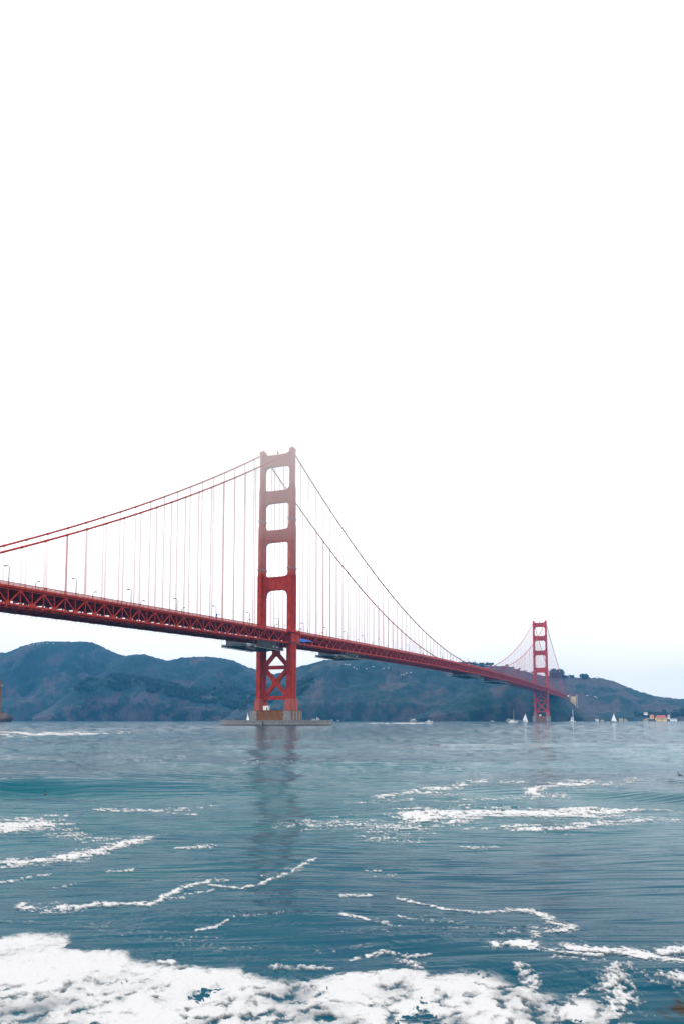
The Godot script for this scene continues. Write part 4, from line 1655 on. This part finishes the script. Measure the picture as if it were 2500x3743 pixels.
var HILLS := {
	"headland_hill": [[-2435.8,197.6,-1505.8,-2415.1,201.4,-1514.7,-2394.4,206.2,-1523.5,-2373.6,210.9,-1532.4,-2352.9,215.7,-1541.3,-2332.2,220.2,-1550.2,-2311.4,224,-1559.1,-2290.6,227.2,-1568,-2269.8,230.2,-1576.9,-2249,233.3,-1585.8,-2228.1,236.3,-1594.7,-2207.3,239.3,-1603.6,-2186.5,242.1,-1612.6,-2165.6,243.9,-1621.5,-2144.7,245.3,-1630.5,-2123.8,246.6,-1639.4,-2102.9,248,-1648.4,-2081.9,249.4,-1657.3,-2061,250.5,-1666.3,-2040.1,251,-1675.3,-2019.2,253.3,-1684.2,-1998.5,262.2,-1693.1,-1977.9,272.6,-1701.9,-1957.2,281.1,-1710.8,-1936.4,286.8,-1719.7,-1915.6,290.7,-1728.6,-1894.7,293.8,-1737.6,-1873.7,295,-1746.5,-1852.7,294.6,-1755.5,-1831.7,293.8,-1764.5,-1810.7,293.2,-1773.5,-1789.7,293.3,-1782.5,-1768.7,293.9,-1791.5,-1747.7,293.7,-1800.5,-1726.6,290,-1809.5,-1705.4,281.4,-1818.6,-1684.1,269.4,-1827.7,-1662.9,258.4,-1836.8,-1641.7,249.1,-1845.9,-1620.6,242.6,-1854.9,-1599.5,237.5,-1864,-1578.5,232.5,-1873,-1557.4,227.3,-1882,-1536.3,221.2,-1891,-1515.2,214.3,-1900.1,-1494.2,207.2,-1909.1,-1473.1,199.8,-1918.1,-1452,191.4,-1927.2,-1430.9,181.9,-1936.2,-1409.8,172.1,-1945.2,-1388.8,162.4,-1954.2,-1367.7,152.6,-1963.3,-1346.7,142.7,-1972.3,-1325.6,131.8,-1981.3,-1304.6,119.3,-1990.3,-1283.5,106.3,-1999.3,-1262.5,93.4,-2008.3,-1241.5,80.4,-2017.3,-1220.5,67.5,-2026.3,-1199.6,57.2,-2035.3],
		[-2025.1,-1202.5,-1989.9,-1196.7,-1963.1,-1197,-1955,-1212,-1953.7,-1232.7,-1941.7,-1244.9,-1919.1,-1248.6,-1901.6,-1256.4,-1896.2,-1274.4,-1890,-1292,-1867.5,-1295.8,-1832.6,-1288.6,-1803.3,-1286,-1787.8,-1295.5,-1774.6,-1307.2,-1751,-1309.4,-1722.1,-1306.5,-1704,-1313.6,-1701,-1335.1,-1698.7,-1357.5,-1683.1,-1367.3,-1658.7,-1368.5,-1640.2,-1375.4,-1630.5,-1391.4,-1616.7,-1403.2,-1588.6,-1400.2,-1554.4,-1390.4,-1529.9,-1390.7,-1518.1,-1404.6,-1506.4,-1418.7,-1485.4,-1422.6,-1462.2,-1424,-1449.7,-1437.3,-1446.8,-1462.2,-1439.3,-1482,-1418.2,-1485.9,-1391.4,-1482.7,-1371.5,-1487.7,-1358.2,-1501,-1339.9,-1508,-1311,-1501.4,-1281.4,-1493.4,-1263.4,-1500.4,-1255.3,-1520.7,-1244.4,-1537.5,-1224.8,-1542.5,-1204.7,-1546.8,-1193.3,-1563.4,-1186.7,-1587.2,-1172.4,-1600.3,-1146.7,-1596.4,-1119.1,-1589.2,-1099.5,-1593.9,-1085,-1606.6,-1065.6,-1611.6,-1039.4,-1605.3,-1016,-1603.4,-1003.3,-1619,-996.3,-1644.7,-983.9,-1661.7]],
	"round_hill": [[-1657.2,131.5,-1676.1,-1644.2,141.1,-1681.6,-1631.3,153.1,-1687.2,-1618.4,165.1,-1692.7,-1605.5,176.6,-1698.3,-1592.5,186.3,-1703.8,-1579.4,195.5,-1709.4,-1566.4,204.6,-1715,-1553.3,213.1,-1720.6,-1540.2,219.7,-1726.2,-1527.1,225.2,-1731.8,-1513.9,229.5,-1737.5,-1500.7,232,-1743.1,-1487.5,233.9,-1748.8,-1474.2,235,-1754.5,-1460.9,234.3,-1760.2,-1447.6,231.5,-1765.9,-1434.2,227.6,-1771.6,-1420.9,223.5,-1777.3,-1407.5,219.3,-1783,-1394.2,215.3,-1788.7,-1380.9,212.6,-1794.5,-1367.6,213.1,-1800.1,-1354.4,217.2,-1805.8,-1341.2,221,-1811.4,-1328,222.6,-1817.1,-1314.7,223.5,-1822.8,-1301.4,224.3,-1828.5,-1288.2,224.9,-1834.1,-1274.9,225.5,-1839.8,-1261.7,225.9,-1845.5,-1248.4,225.7,-1851.2,-1235.1,224.6,-1856.9,-1221.8,223.2,-1862.6,-1208.5,221.6,-1868.3,-1195.2,219.2,-1874,-1181.9,215.9,-1879.7,-1168.6,212.2,-1885.4,-1155.3,207.2,-1891.1,-1141.9,200.6,-1896.8,-1128.6,193.7,-1902.5,-1115.3,187.4,-1908.2,-1102,181.9,-1913.9,-1088.7,177.7,-1919.6,-1075.4,174.4,-1925.3,-1062.1,171.4,-1931,-1048.9,168.3,-1936.7,-1035.6,164.8,-1942.3,-1022.3,160.1,-1948,-1009,155.1,-1953.7,-995.8,150.2,-1959.4,-982.5,145.2,-1965.1,-969.2,139.5,-1970.8,-956,131.3,-1976.4,-942.7,121.6,-1982.1,-929.4,111.5,-1987.8,-916.2,101.4,-1993.5,-902.9,91.4,-1999.2,-889.7,81.4,-2004.8,-876.5,73.3,-2010.5],
		[-1407.4,-1393.7,-1406.1,-1410.5,-1403.7,-1426.3,-1396,-1435.9,-1381.9,-1438.1,-1364.2,-1435.8,-1347.4,-1434.4,-1334.5,-1437.8,-1325.4,-1445.8,-1316.8,-1454.6,-1304.9,-1459.1,-1287.7,-1457,-1267.2,-1450.4,-1247.6,-1444.8,-1233,-1445.5,-1224.4,-1454.2,-1219.5,-1467.9,-1214.1,-1481.1,-1205.1,-1489.4,-1192.1,-1492.4,-1178,-1493.8,-1166.4,-1498.7,-1159.3,-1509.9,-1155.2,-1525.6,-1150.3,-1540.4,-1141.1,-1549,-1126.1,-1549.2,-1107.6,-1543.9,-1089.4,-1538.8,-1074.6,-1538.8,-1063.8,-1544.9,-1054.6,-1553.6,-1043.7,-1559.5,-1029,-1559.5,-1011.6,-1554.9,-994.6,-1550.8,-981.5,-1553,-973.5,-1563.6,-969,-1580.2,-964.2,-1596.7,-956.2,-1607.8,-944.2,-1612.1,-930.2,-1612.8,-917.3,-1615.4,-907.5,-1623.6,-900.3,-1636.6,-892.9,-1649.5,-882.3,-1656.4,-867.1,-1654.9,-848.9,-1647.2,-830.8,-1639.5,-815.8,-1637.5,-804.6,-1643,-795.7,-1653.1,-786.2,-1662.1,-774,-1665.8,-759.5,-1664.4,-744.9,-1662.6,-732.8,-1666.2,-724.6,-1678.2]],
	"ridge_hill": [[-998.6,-4.8,-1523,-981.7,8.2,-1530.3,-964.7,24.4,-1537.5,-947.8,41,-1544.8,-930.8,59,-1552.1,-913.9,78.6,-1559.3,-896.9,98.1,-1566.6,-879.8,115.4,-1573.9,-862.8,129.5,-1581.2,-845.6,140.3,-1588.6,-828.5,145.9,-1595.9,-811.3,151.2,-1603.3,-794.1,158.3,-1610.6,-776.9,164.7,-1618,-759.7,168.9,-1625.4,-742.5,172.9,-1632.7,-725.3,178,-1640.1,-708.1,183.1,-1647.5,-690.8,185.3,-1654.9,-673.6,186.2,-1662.2,-656.4,186.7,-1669.6,-639.1,187.2,-1677,-621.9,187.7,-1684.4,-604.6,188.2,-1691.8,-587.4,188.6,-1699.2,-570.2,188.4,-1706.5,-552.9,187.8,-1713.9,-535.7,187,-1721.3,-518.5,186.3,-1728.7,-501.2,185.3,-1736.1,-484,184.1,-1743.5,-466.8,182.7,-1750.8,-449.5,181.3,-1758.2,-432.3,179.9,-1765.6,-415.1,178.5,-1773,-397.9,177.2,-1780.3,-380.7,175.8,-1787.7,-363.4,174.3,-1795.1,-346.2,172.9,-1802.5,-329,171.5,-1809.8,-311.8,170.1,-1817.2,-294.6,169.1,-1824.6,-277.4,168.3,-1832,-260.2,167.5,-1839.3,-243,166.8,-1846.7,-225.7,166.5,-1854.1,-208.5,166,-1861.4,-191.3,163.3,-1868.8,-174.2,158.5,-1876.1,-157.1,153,-1883.5,-140,148.3,-1890.8,-122.9,143.6,-1898.1,-105.8,137.3,-1905.5,-88.8,129,-1912.7,-71.8,117.8,-1920,-54.9,105.6,-1927.3,-38,91.2,-1934.5,-21.3,71.5,-1941.6,-4.7,50.2,-1948.7,12,33.2,-1955.9],
		[-812.1,-1222.2,-788.9,-1214.4,-774.1,-1220.2,-768.9,-1242.5,-763.1,-1264,-748.8,-1271.2,-730.6,-1271.6,-717.8,-1281.4,-709.8,-1300.4,-697.2,-1311,-675,-1303.5,-650.4,-1290.7,-632.8,-1291.1,-621.7,-1304.5,-608.4,-1313.7,-589.5,-1311.2,-571.7,-1310.5,-561.6,-1326.7,-556.3,-1353.8,-546.3,-1371.3,-528.8,-1371.6,-510.3,-1369.2,-496.7,-1378.6,-485.1,-1392.9,-468.3,-1394.2,-445.8,-1380.7,-425.2,-1371.3,-411.8,-1380.6,-401.9,-1399.8,-388.5,-1410,-371.6,-1409.7,-356.9,-1416.1,-347.6,-1438.8,-338.6,-1463.6,-324.1,-1471.1,-304.7,-1462.7,-286.7,-1458.1,-272.8,-1467.4,-259.1,-1477.5,-241.4,-1473,-221.8,-1460.4,-205.7,-1460.9,-194.7,-1481.3,-184,-1504.6,-169.8,-1513.4,-153.8,-1513.8,-139.9,-1524.3,-128.5,-1547.2,-115.6,-1563.3,-98.5,-1558.4,-79.8,-1543.7,-63.5,-1541,-49.8,-1553,-35.5,-1561.8,-19,-1556.5,-2.6,-1550.7,11,-1563.8,22.7,-1592.5,35.5,-1614.3,50.8,-1617.4]],
	"bay_hill": [[-181.9,142.7,-1992.5,-168.4,143.6,-1998.3,-154.9,144.8,-2004.1,-141.3,145.5,-2009.9,-127.8,144.8,-2015.7,-114.3,143.8,-2021.5,-100.8,142.7,-2027.2,-87.3,141.5,-2033,-73.8,140.3,-2038.8,-60.4,139.1,-2044.6,-46.9,138,-2050.4,-33.4,137,-2056.1,-19.9,136.4,-2061.9,-6.4,136,-2067.7,7.1,135.8,-2073.5,20.6,135.3,-2079.3,34.1,134.6,-2085,47.6,133.7,-2090.8,61.1,132.3,-2096.6,74.5,129.9,-2102.4,87.9,125.4,-2108.1,101.2,119.3,-2113.8,114.6,113.2,-2119.5,127.9,107.2,-2125.2,141.2,101.3,-2130.9,154.5,95.5,-2136.6,167.9,90.6,-2142.3,181.2,87,-2148.1,194.6,83,-2153.8,208,78.8,-2159.5,221.4,76.6,-2165.2,234.8,75.3,-2171,248.2,73.8,-2176.8,261.6,71.6,-2182.5,275,69.1,-2188.2,288.5,69.1,-2194,302.1,70.9,-2199.8,315.6,73,-2205.6,329.2,75.1,-2211.4,342.7,77.1,-2217.2,356.3,79.2,-2223,369.9,80.8,-2228.8,383.4,81.2,-2234.6,396.8,80.8,-2240.4,410.3,80.2,-2246.2,423.8,79.6,-2251.9,437.2,79,-2257.7,450.7,78.3,-2263.5,464.1,77.7,-2269.2,477.6,76.7,-2275,491,75.5,-2280.7,504.4,74.3,-2286.5,517.9,73.1,-2292.2,531.3,71.9,-2298,544.7,70.6,-2303.7,558.2,69.4,-2309.5,571.6,68.2,-2315.3,585,67,-2321,598.4,65.8,-2326.7,611.9,64.8,-2332.5],
		[-104.1,-1570.9,-90,-1560.1,-76.3,-1551,-64.5,-1551.5,-54.1,-1560.4,-43.7,-1569.7,-32.2,-1571.6,-19.5,-1566.1,-7,-1561,4,-1565.6,13.4,-1582.4,22.1,-1604.8,31.7,-1622.1,42.8,-1628.3,54.7,-1626.7,66.5,-1626.4,77.3,-1634.2,87.6,-1648.1,98.3,-1659.3,109.9,-1659.5,122.5,-1648.7,135,-1635.5,146.8,-1630.6,157.6,-1637.8,168.1,-1651.5,178.9,-1661.9,190.1,-1663.8,201.6,-1660.9,212.8,-1662.8,223.5,-1676.3,234,-1698.7,244.7,-1719.8,255.8,-1730,267.2,-1727.9,278.6,-1721.3,289.9,-1720,301,-1727.7,312.2,-1738.6,323.4,-1742.9,334.5,-1736,345.3,-1722.9,356.1,-1714.5,367.1,-1719.2,378.4,-1735.4,389.9,-1753.5,401.3,-1764.1,412.3,-1765.6,423.2,-1765.5,434.4,-1773.2,446.3,-1791.3,458.5,-1812.6,470.4,-1825.8,481.2,-1824.9,491.3,-1814.2,501.4,-1804.7,512.1,-1804.8,523.6,-1813.8,535.1,-1822.6,545.8,-1822.8,555.5,-1814]],
	"forest_bluff": [[-1537.8,15.6,-1324.7,-1525.2,20.7,-1330.1,-1512.6,27.2,-1335.5,-1500.1,34,-1340.9,-1487.5,42.1,-1346.2,-1475.1,51.9,-1351.6,-1462.6,62.1,-1356.9,-1450.1,72.3,-1362.3,-1437.6,82.3,-1367.7,-1425,92.2,-1373,-1412.5,102.3,-1378.4,-1400,112.6,-1383.8,-1387.4,122.4,-1389.1,-1374.8,129.3,-1394.5,-1362,132.3,-1400,-1349.2,134.1,-1405.5,-1336.4,135.7,-1411,-1323.6,136.4,-1416.5,-1310.8,136.5,-1421.9,-1298,136.4,-1427.4,-1285.1,136,-1432.9,-1272.3,134.7,-1438.5,-1259.4,133.1,-1444,-1246.5,131.5,-1449.5,-1233.7,129.7,-1455,-1220.8,127.2,-1460.5,-1207.9,124.4,-1466,-1195,121.6,-1471.5,-1182.1,118.8,-1477.1,-1169.3,115.8,-1482.6,-1156.4,112.3,-1488.1,-1143.5,108.7,-1493.6,-1130.6,105.1,-1499.1,-1117.7,101.4,-1504.6,-1104.9,97.8,-1510.2,-1092,94.1,-1515.7,-1079.1,90,-1521.2,-1066.2,85.8,-1526.7,-1053.4,81.6,-1532.2,-1040.5,77.5,-1537.7,-1027.6,73.3,-1543.2,-1014.8,69.1,-1548.7,-1001.9,64.8,-1554.2,-989.1,60.5,-1559.7,-976.2,56.2,-1565.2,-963.4,51.9,-1570.7,-950.6,47.6,-1576.2,-937.7,43.6,-1581.7,-924.9,40.3,-1587.2,-912.1,37.2,-1592.7,-899.3,34.2,-1598.2,-886.5,31.1,-1603.7,-873.7,28.1,-1609.2,-860.9,25.3,-1614.7,-848.1,23,-1620.1,-835.3,20.9,-1625.6,-822.5,18.8,-1631.1,-809.7,16.8,-1636.6,-796.9,14.7,-1642,-784.2,13,-1647.5],
		[-1472.4,-1257.5,-1452.3,-1254.7,-1427.5,-1246.8,-1405.3,-1241.3,-1390.7,-1243.8,-1383,-1253.8,-1376.6,-1265.3,-1365.9,-1272.1,-1350,-1273.1,-1333.4,-1273.2,-1321.9,-1279.2,-1317.7,-1293.5,-1317.1,-1312.1,-1313.3,-1327.4,-1302,-1333.9,-1284.1,-1332.5,-1265.3,-1329.8,-1250.6,-1332.1,-1240.9,-1340.4,-1231.9,-1349.8,-1218.4,-1353.5,-1198.7,-1349.1,-1176.4,-1341.2,-1157.5,-1337.6,-1146.1,-1343.5,-1140.5,-1357.4,-1135.6,-1372.4,-1126.4,-1381.7,-1112.5,-1384.5,-1097.7,-1386.1,-1086.8,-1393.2,-1081.2,-1407.8,-1077.5,-1425.3,-1070,-1437.7,-1055.6,-1440,-1036.1,-1434.4,-1016.4,-1428.4,-1001,-1428.7,-990.2,-1436.2,-980.4,-1445.1,-967.2,-1448.8,-949.6,-1445.3,-930.8,-1439.6,-915.6,-1439.6,-906.7,-1450,-902.2,-1468.1,-897.3,-1485.7,-888,-1496.1,-874.2,-1498.7,-859.5,-1499.5,-847.6,-1505.4,-839.6,-1518.2,-832.3,-1532.8,-821.6,-1541.1,-805.4,-1539,-785.6,-1529.9,-766.8,-1522.1,-752.2,-1522.5,-742,-1531.4,-732.6,-1542.4]],
	"point_bluff": [[-328,10.4,-1331.6,-321.1,12.8,-1334.6,-314.2,15.7,-1337.5,-307.3,18.7,-1340.5,-300.4,21.7,-1343.4,-293.5,24.7,-1346.4,-286.6,27.6,-1349.3,-279.7,30.6,-1352.3,-272.8,33.5,-1355.2,-265.9,36.3,-1358.2,-259,39.2,-1361.2,-252.1,42,-1364.1,-245.2,44.8,-1367.1,-238.3,47.7,-1370,-231.4,50.5,-1373,-224.5,53.3,-1376,-217.5,56.1,-1378.9,-210.6,58.7,-1381.9,-203.7,61.1,-1384.8,-196.8,63.5,-1387.8,-189.9,65.9,-1390.8,-183,68.3,-1393.7,-176.1,70.7,-1396.7,-169.1,73.1,-1399.7,-162.2,75.5,-1402.6,-155.3,77.8,-1405.6,-148.4,79.9,-1408.5,-141.5,81.8,-1411.5,-134.5,83.7,-1414.5,-127.6,85.6,-1417.4,-120.7,87.4,-1420.4,-113.8,89.3,-1423.4,-106.9,91.1,-1426.3,-99.9,92.6,-1429.3,-93,93.6,-1432.3,-86.1,94.5,-1435.2,-79.2,95.3,-1438.2,-72.3,96.2,-1441.1,-65.4,97,-1444.1,-58.5,97.3,-1447,-51.6,95.7,-1450,-44.8,93.5,-1452.9,-37.9,91.2,-1455.9,-31.1,89,-1458.8,-24.3,86.2,-1461.7,-17.5,81.2,-1464.6,-10.7,74.5,-1467.5,-4,68.7,-1470.4,2.8,65.2,-1473.3,9.6,62.4,-1476.2,16.5,59.4,-1479.2,23.3,56,-1482.1,30.1,52.5,-1485,36.8,48.4,-1487.9,43.6,42.2,-1490.8,50.2,34.4,-1493.6,56.9,26.2,-1496.5,63.6,18.2,-1499.3,70.3,10.5,-1502.2,77,4.5,-1505.1],
		[-304.2,-1259.8,-299.8,-1269.4,-296.3,-1282,-292.9,-1295,-288.6,-1305.6,-282.9,-1311.7,-275.5,-1312.6,-266.9,-1309.2,-257.8,-1304,-249,-1299.7,-241.1,-1298.4,-234.4,-1300.9,-228.4,-1306.2,-222.7,-1312.3,-216.4,-1316.5,-209.1,-1317,-200.7,-1313.4,-191.6,-1307,-182.6,-1300.4,-174.2,-1296.4,-167.2,-1297.2,-161.5,-1303.4,-156.8,-1313.9,-152.5,-1326.2,-147.9,-1337.5,-142.5,-1345.5,-136,-1349.3,-128.9,-1349.9,-121.5,-1349.5,-114.5,-1350.7,-108.2,-1355.3,-102.8,-1363.8,-97.8,-1374.9,-92.9,-1386.2,-87.3,-1394.7,-80.7,-1398.4,-73,-1396.5,-64.6,-1390.4,-55.9,-1382.5,-47.6,-1375.9,-39.9,-1373,-33.1,-1374.6,-26.9,-1379.8,-20.9,-1386.4,-14.7,-1391.7,-7.9,-1393.8,-0.6,-1392.1,7.1,-1387.8,14.8,-1383.4,22,-1381.8,28.5,-1385.1,34.2,-1393.8,39.4,-1406.8,44.5,-1421.3,49.8,-1434.1,55.8,-1443,62.3,-1446.9,69.4,-1446.8,76.6,-1444.9,83.7,-1444.1]],
}
var FOAM := [2.983,38.25,4.438,38.05,0.6254,3.475,1.35,
	4.438,38.05,5.668,38.65,0.6001,3.493,1.35,
	5.668,38.65,7.219,39.38,0.436,3.555,1.35,
	7.219,39.38,9.219,38.96,0.4231,3.57,1.35,
	9.219,38.96,11.07,40.02,0.5442,3.599,1.35,
	11.07,40.02,12.11,40.35,0.6886,3.664,1.35,
	12.11,40.35,13.05,40.57,0.6632,3.69,1.35,
	13.05,40.57,13.97,41.48,0.3973,3.743,1.35,
	14.06,41.72,15.73,41.72,0.2176,3.808,1.1,
	15.73,41.72,16.91,40.57,0.2605,3.753,1.1,
	16.91,40.57,18.13,39.69,0.2691,3.659,1.1,
	14.43,37.66,15.77,37.28,0.2513,3.412,0.9,
	-1.453,36.36,3.553e-15,36.36,0.5961,3.308,0.86,
	3.553e-15,36.36,1.751,35.07,0.6385,3.247,0.86,
	1.751,35.07,3.23,34.66,0.7013,3.168,0.86,
	0.5407,32.52,1.783,31.55,0.2864,2.904,0.75,
	1.783,31.55,3.015,31.28,0.2809,2.847,0.75,
	-3.027,36.36,-1.49,37.28,0.2743,3.351,0.7,
	6.741,34.33,8.938,33.71,0.2535,3.089,1.05,
	8.938,33.71,11.35,35.66,0.2969,3.149,1.05,
	11.35,35.66,13.93,37.47,0.2587,3.325,1.05,
	4.447,30.02,5.653,30.39,0.1575,2.733,0.85,
	4.98,34.02,6.255,34.18,0.127,3.097,0.85,
	2.326,51.54,4.449,55.65,0.3987,4.908,1.05,
	4.449,55.65,7.473,58.32,0.4668,5.228,1.05,
	7.473,58.32,11.13,63.93,0.3636,5.605,1.05,
	12.2,62.83,14.09,62.83,0.3277,5.777,0.9,
	12.42,54.61,15.74,59.02,0.4016,5.208,1.1,
	15.74,59.02,19.88,63.65,0.4335,5.629,1.1,
	10.62,52.09,12.55,53.61,0.2756,4.845,0.9,
	12.55,53.61,14.52,53.61,0.2796,4.917,0.9,
	5.648,48.31,7.792,49.62,0.2188,4.482,0.8,
	7.792,49.62,10.13,51.36,0.2256,4.624,0.8,
	0.1614,48.31,2.112,48.63,0.2528,4.437,0.7,
	2.112,48.63,4.145,49.62,0.2562,4.498,0.7,
	18.99,59.75,23.75,65.07,0.3249,5.727,0.75,
	5.456,52.65,8.188,54.41,0.2791,4.908,0.75,
	-16.19,35.49,-14.77,35.49,1.005,3.227,1.4,
	-14.77,35.49,-14.23,35.92,1.144,3.247,1.4,
	-14.23,35.92,-13.68,36.36,0.7271,3.287,1.4,
	-15.83,39.91,-14.4,39.27,0.236,3.609,0.9,
	-14.4,39.27,-12.48,37.47,0.2286,3.493,0.9,
	-13.23,35.49,-12.05,34.49,0.2085,3.18,0.9,
	-12.05,34.49,-11.3,34.98,0.2071,3.157,0.9,
	-11.52,32.38,-10.44,32.03,0.2399,2.92,0.85,
	-12.09,27.82,-10.72,27.16,0.2458,2.481,1.3,
	-10.72,27.16,-9.6,27.57,0.2956,2.469,1.3,
	-9.6,27.57,-8.606,28.19,0.3427,2.517,1.3,
	-8.606,28.19,-8.043,29.9,0.4108,2.623,1.3,
	-8.043,29.9,-7.506,31.15,0.3183,2.762,1.3,
	-10.5,32.24,-9.484,31.02,0.2356,2.866,0.85,
	-9.484,31.02,-8.586,30.77,0.2302,2.798,0.85,
	-9.965,24.09,-9.42,24.33,0.1263,2.175,0.95,
	-9.42,24.33,-8.891,24.98,0.1286,2.216,0.95,
	-8.078,23.27,-7.645,23.82,0.0877,2.112,0.8,
	-13.31,43.57,-11.23,43.57,0.1948,3.981,0.95,
	-11.23,43.57,-10.06,43.7,0.1951,3.987,0.95,
	-9.991,43.7,-8.492,45.75,0.2665,4.086,0.9,
	-9.886,42.94,-7.439,42.08,0.1583,3.881,0.75,
	-8.146,46.03,-6.645,47.37,0.1392,4.272,0.8,
	-5.888,29.08,-4.443,29.54,0.1092,2.65,1,
	-7.164,25.45,-6.513,25.53,0.09496,2.294,0.9,
	-8.279,21.44,-7.781,20.73,0.157,1.883,1.1,
	-7.781,20.73,-7.209,20.81,0.1857,1.854,1.1,
	-7.209,20.81,-6.639,20.73,0.147,1.854,1.1,
	-6.639,20.73,-6.197,21.08,0.1246,1.866,1.1,
	-6.197,21.08,-4.896,20.96,0.1409,1.877,1.1,
	-4.896,20.96,-4.605,22.2,0.1606,1.928,1.1,
	-4.605,22.2,-4.312,23.45,0.2124,2.044,1.1,
	-4.312,23.45,-3.968,23.94,0.2295,2.126,1.1,
	-7.891,21.35,-7.257,21.35,0.1272,1.908,0.7,
	-4.633,21.59,-4.159,21.72,0.1129,1.936,0.85,
	-4.113,22.23,-3.483,22.43,0.09983,2,0.85,
	-3.737,23.3,-2.82,22.88,0.1032,2.07,1.1,
	-2.82,22.88,-2.287,23.6,0.1039,2.083,1.1,
	-2.287,23.6,-1.752,24.73,0.108,2.169,1.1,
	-1.752,24.73,-1.298,26.12,0.1136,2.286,1.1,
	-1.298,26.12,-0.9458,27.16,0.119,2.4,1.1,
	-3.667,24.09,-3.337,24.01,0.1254,2.16,0.8,
	-2.343,24.41,-1.37,25.84,0.2619,2.258,0.62,
	-3.258,18.58,-2.841,18.77,0.05565,1.659,1.1,
	-2.841,18.77,-2.604,19.15,0.05649,1.685,1.1,
	-2.424,19.37,-1.228,19.62,0.1452,1.735,0.6,
	-8.882e-16,22,0.704,22.2,0.0988,1.978,1.1,
	1.5,21.94,1.909,21.35,0.1209,1.935,1.1,
	1.909,21.35,2.193,20.84,0.1257,1.884,1.1,
	2.193,20.84,2.629,20.39,0.09983,1.839,1.1,
	2.629,20.39,3.144,19.96,0.09769,1.798,1.1,
	3.144,19.96,3.46,19.96,0.08178,1.778,1.1,
	3.586,20.14,4.063,20.33,0.1357,1.805,1.2,
	4.063,20.33,4.623,20.01,0.1653,1.798,1.2,
	4.623,20.01,4.949,19.24,0.2047,1.747,1.2,
	4.949,19.24,5.092,18.54,0.211,1.678,1.2,
	5.073,18.47,4.682,18.03,0.2039,1.619,1.05,
	4.682,18.03,4.137,17.73,0.2531,1.585,1.05,
	4.137,17.73,4.026,17.27,0.2216,1.549,1.05,
	4.33,18.54,4.375,17.98,0.1904,1.62,0.8,
	3.348,17.57,3.879,17.88,0.1188,1.57,0.75,
	3.006,16.66,3.518,16.75,0.1556,1.475,1.4,
	3.518,16.75,3.906,16.61,0.1616,1.473,1.4,
	3.987,16.43,4.413,16.22,0.1277,1.439,1.15,
	4.413,16.22,4.901,15.91,0.1137,1.415,1.15,
	4.605,16.52,5.156,16.43,0.178,1.453,1.35,
	5.156,16.43,5.49,16.17,0.1882,1.437,1.35,
	5.49,16.17,5.735,15.91,0.3107,1.413,1.35,
	5.735,15.91,6.003,15.67,0.3764,1.39,1.35,
	6.003,15.67,6.248,15.27,0.438,1.36,1.35,
	6.248,15.27,6.74,14.83,0.4822,1.321,1.35,
	6.295,16.17,6.712,16.37,0.1818,1.435,1.3,
	6.712,16.37,7.273,16.43,0.2322,1.447,1.3,
	3.325,15.37,3.289,14.69,0.1791,1.318,0.9,
	3.289,14.69,3.065,14.02,0.171,1.255,0.9,
	4.889,15.37,4.561,14.22,0.2532,1.295,0.95,
	4.561,14.22,4.464,13.43,0.3088,1.206,0.95,
	5.149,15.27,5.372,14.55,0.1777,1.307,0.7,
	3.797,14.02,4.488,14.36,0.09512,1.24,1,
	4.126,15.75,4.899,15.43,0.1626,1.371,0.72,
	6.217e-15,19.54,0.5491,18.95,0.1004,1.712,1,
	0.7449,18.86,1.21,18.4,0.111,1.654,0.85,
	1.204,19.24,1.814,19,0.08548,1.7,0.8,
	0.1709,16.29,0.4848,16.43,0.1097,1.443,0.95,
	0.4848,16.43,0.8681,16.64,0.1109,1.459,0.95,
	0.8681,16.64,1.131,16.43,0.1109,1.459,0.95,
	1.131,16.43,1.404,16.29,0.1097,1.443,0.95,
	1.404,16.29,1.67,16.43,0.1097,1.443,0.95,
	1.204,15.98,1.385,15.67,0.165,1.393,1.1,
	0.7586,25.45,1.269,25.53,0.114,2.294,0.85,
	0.6516,24.61,1.665,25.15,0.1483,2.237,0.6,
	1.952,19.12,2.727,18.42,0.2796,1.667,0.5,
	8.882e-15,18.2,0.993,17.77,0.2412,1.594,0.5,
	2.394,18.2,3.939,18.42,0.191,1.625,0.55,
	-8.189,19.88,-5.422,19.37,0.3801,1.747,0.48,
	-5.523,18.65,-1.996,17.37,0.402,1.594,0.46,
	-2.532,21.91,-0.7457,22.57,0.265,1.99,0.5,
	-1.303,15.91,-0.1564,15.91,0.1067,1.401,0.85,
	-0.5541,16.88,0.8456,17.17,0.203,1.505,0.5,
	-3.563,16.46,-3.286,16.43,0.1103,1.451,1.3,
	-150.8,308.8,-130,308.8,3.137,12.64,1,
	-130,308.8,-100.3,263.7,3.612,11.64,1,
	-100.3,263.7,-82.63,263.7,3.795,10.79,1,
	-82.63,263.7,-77.76,284.4,2.78,11.2,1,
	30.53,1053,66.15,981.3,3.028,52.33,1.3,
	66.15,981.3,108.6,1053,3.028,52.33,1.3,
	326.7,2584,461.7,2584,4.2,136.9,1.2]
var FOAM_EDGE := [-9.876,18.2,-7.566,18.4,-6.943,18.67,-6.034,18.58,-5.787,17.96,-5.803,17.41,-5.563,17.15,-4.392,17.15,-4.158,16.57,-3.254,16.22,-2.534,15.95,-1.949,15.95,-1.527,15.49,-1.267,15.31,-0.2727,15.43,0.2563,15.65,1.233,15.75,1.699,15.49,2.761,15.12,3.159,14.77,3.362,14.36,4.289,13.74,4.506,13.18,5.155,11.78]
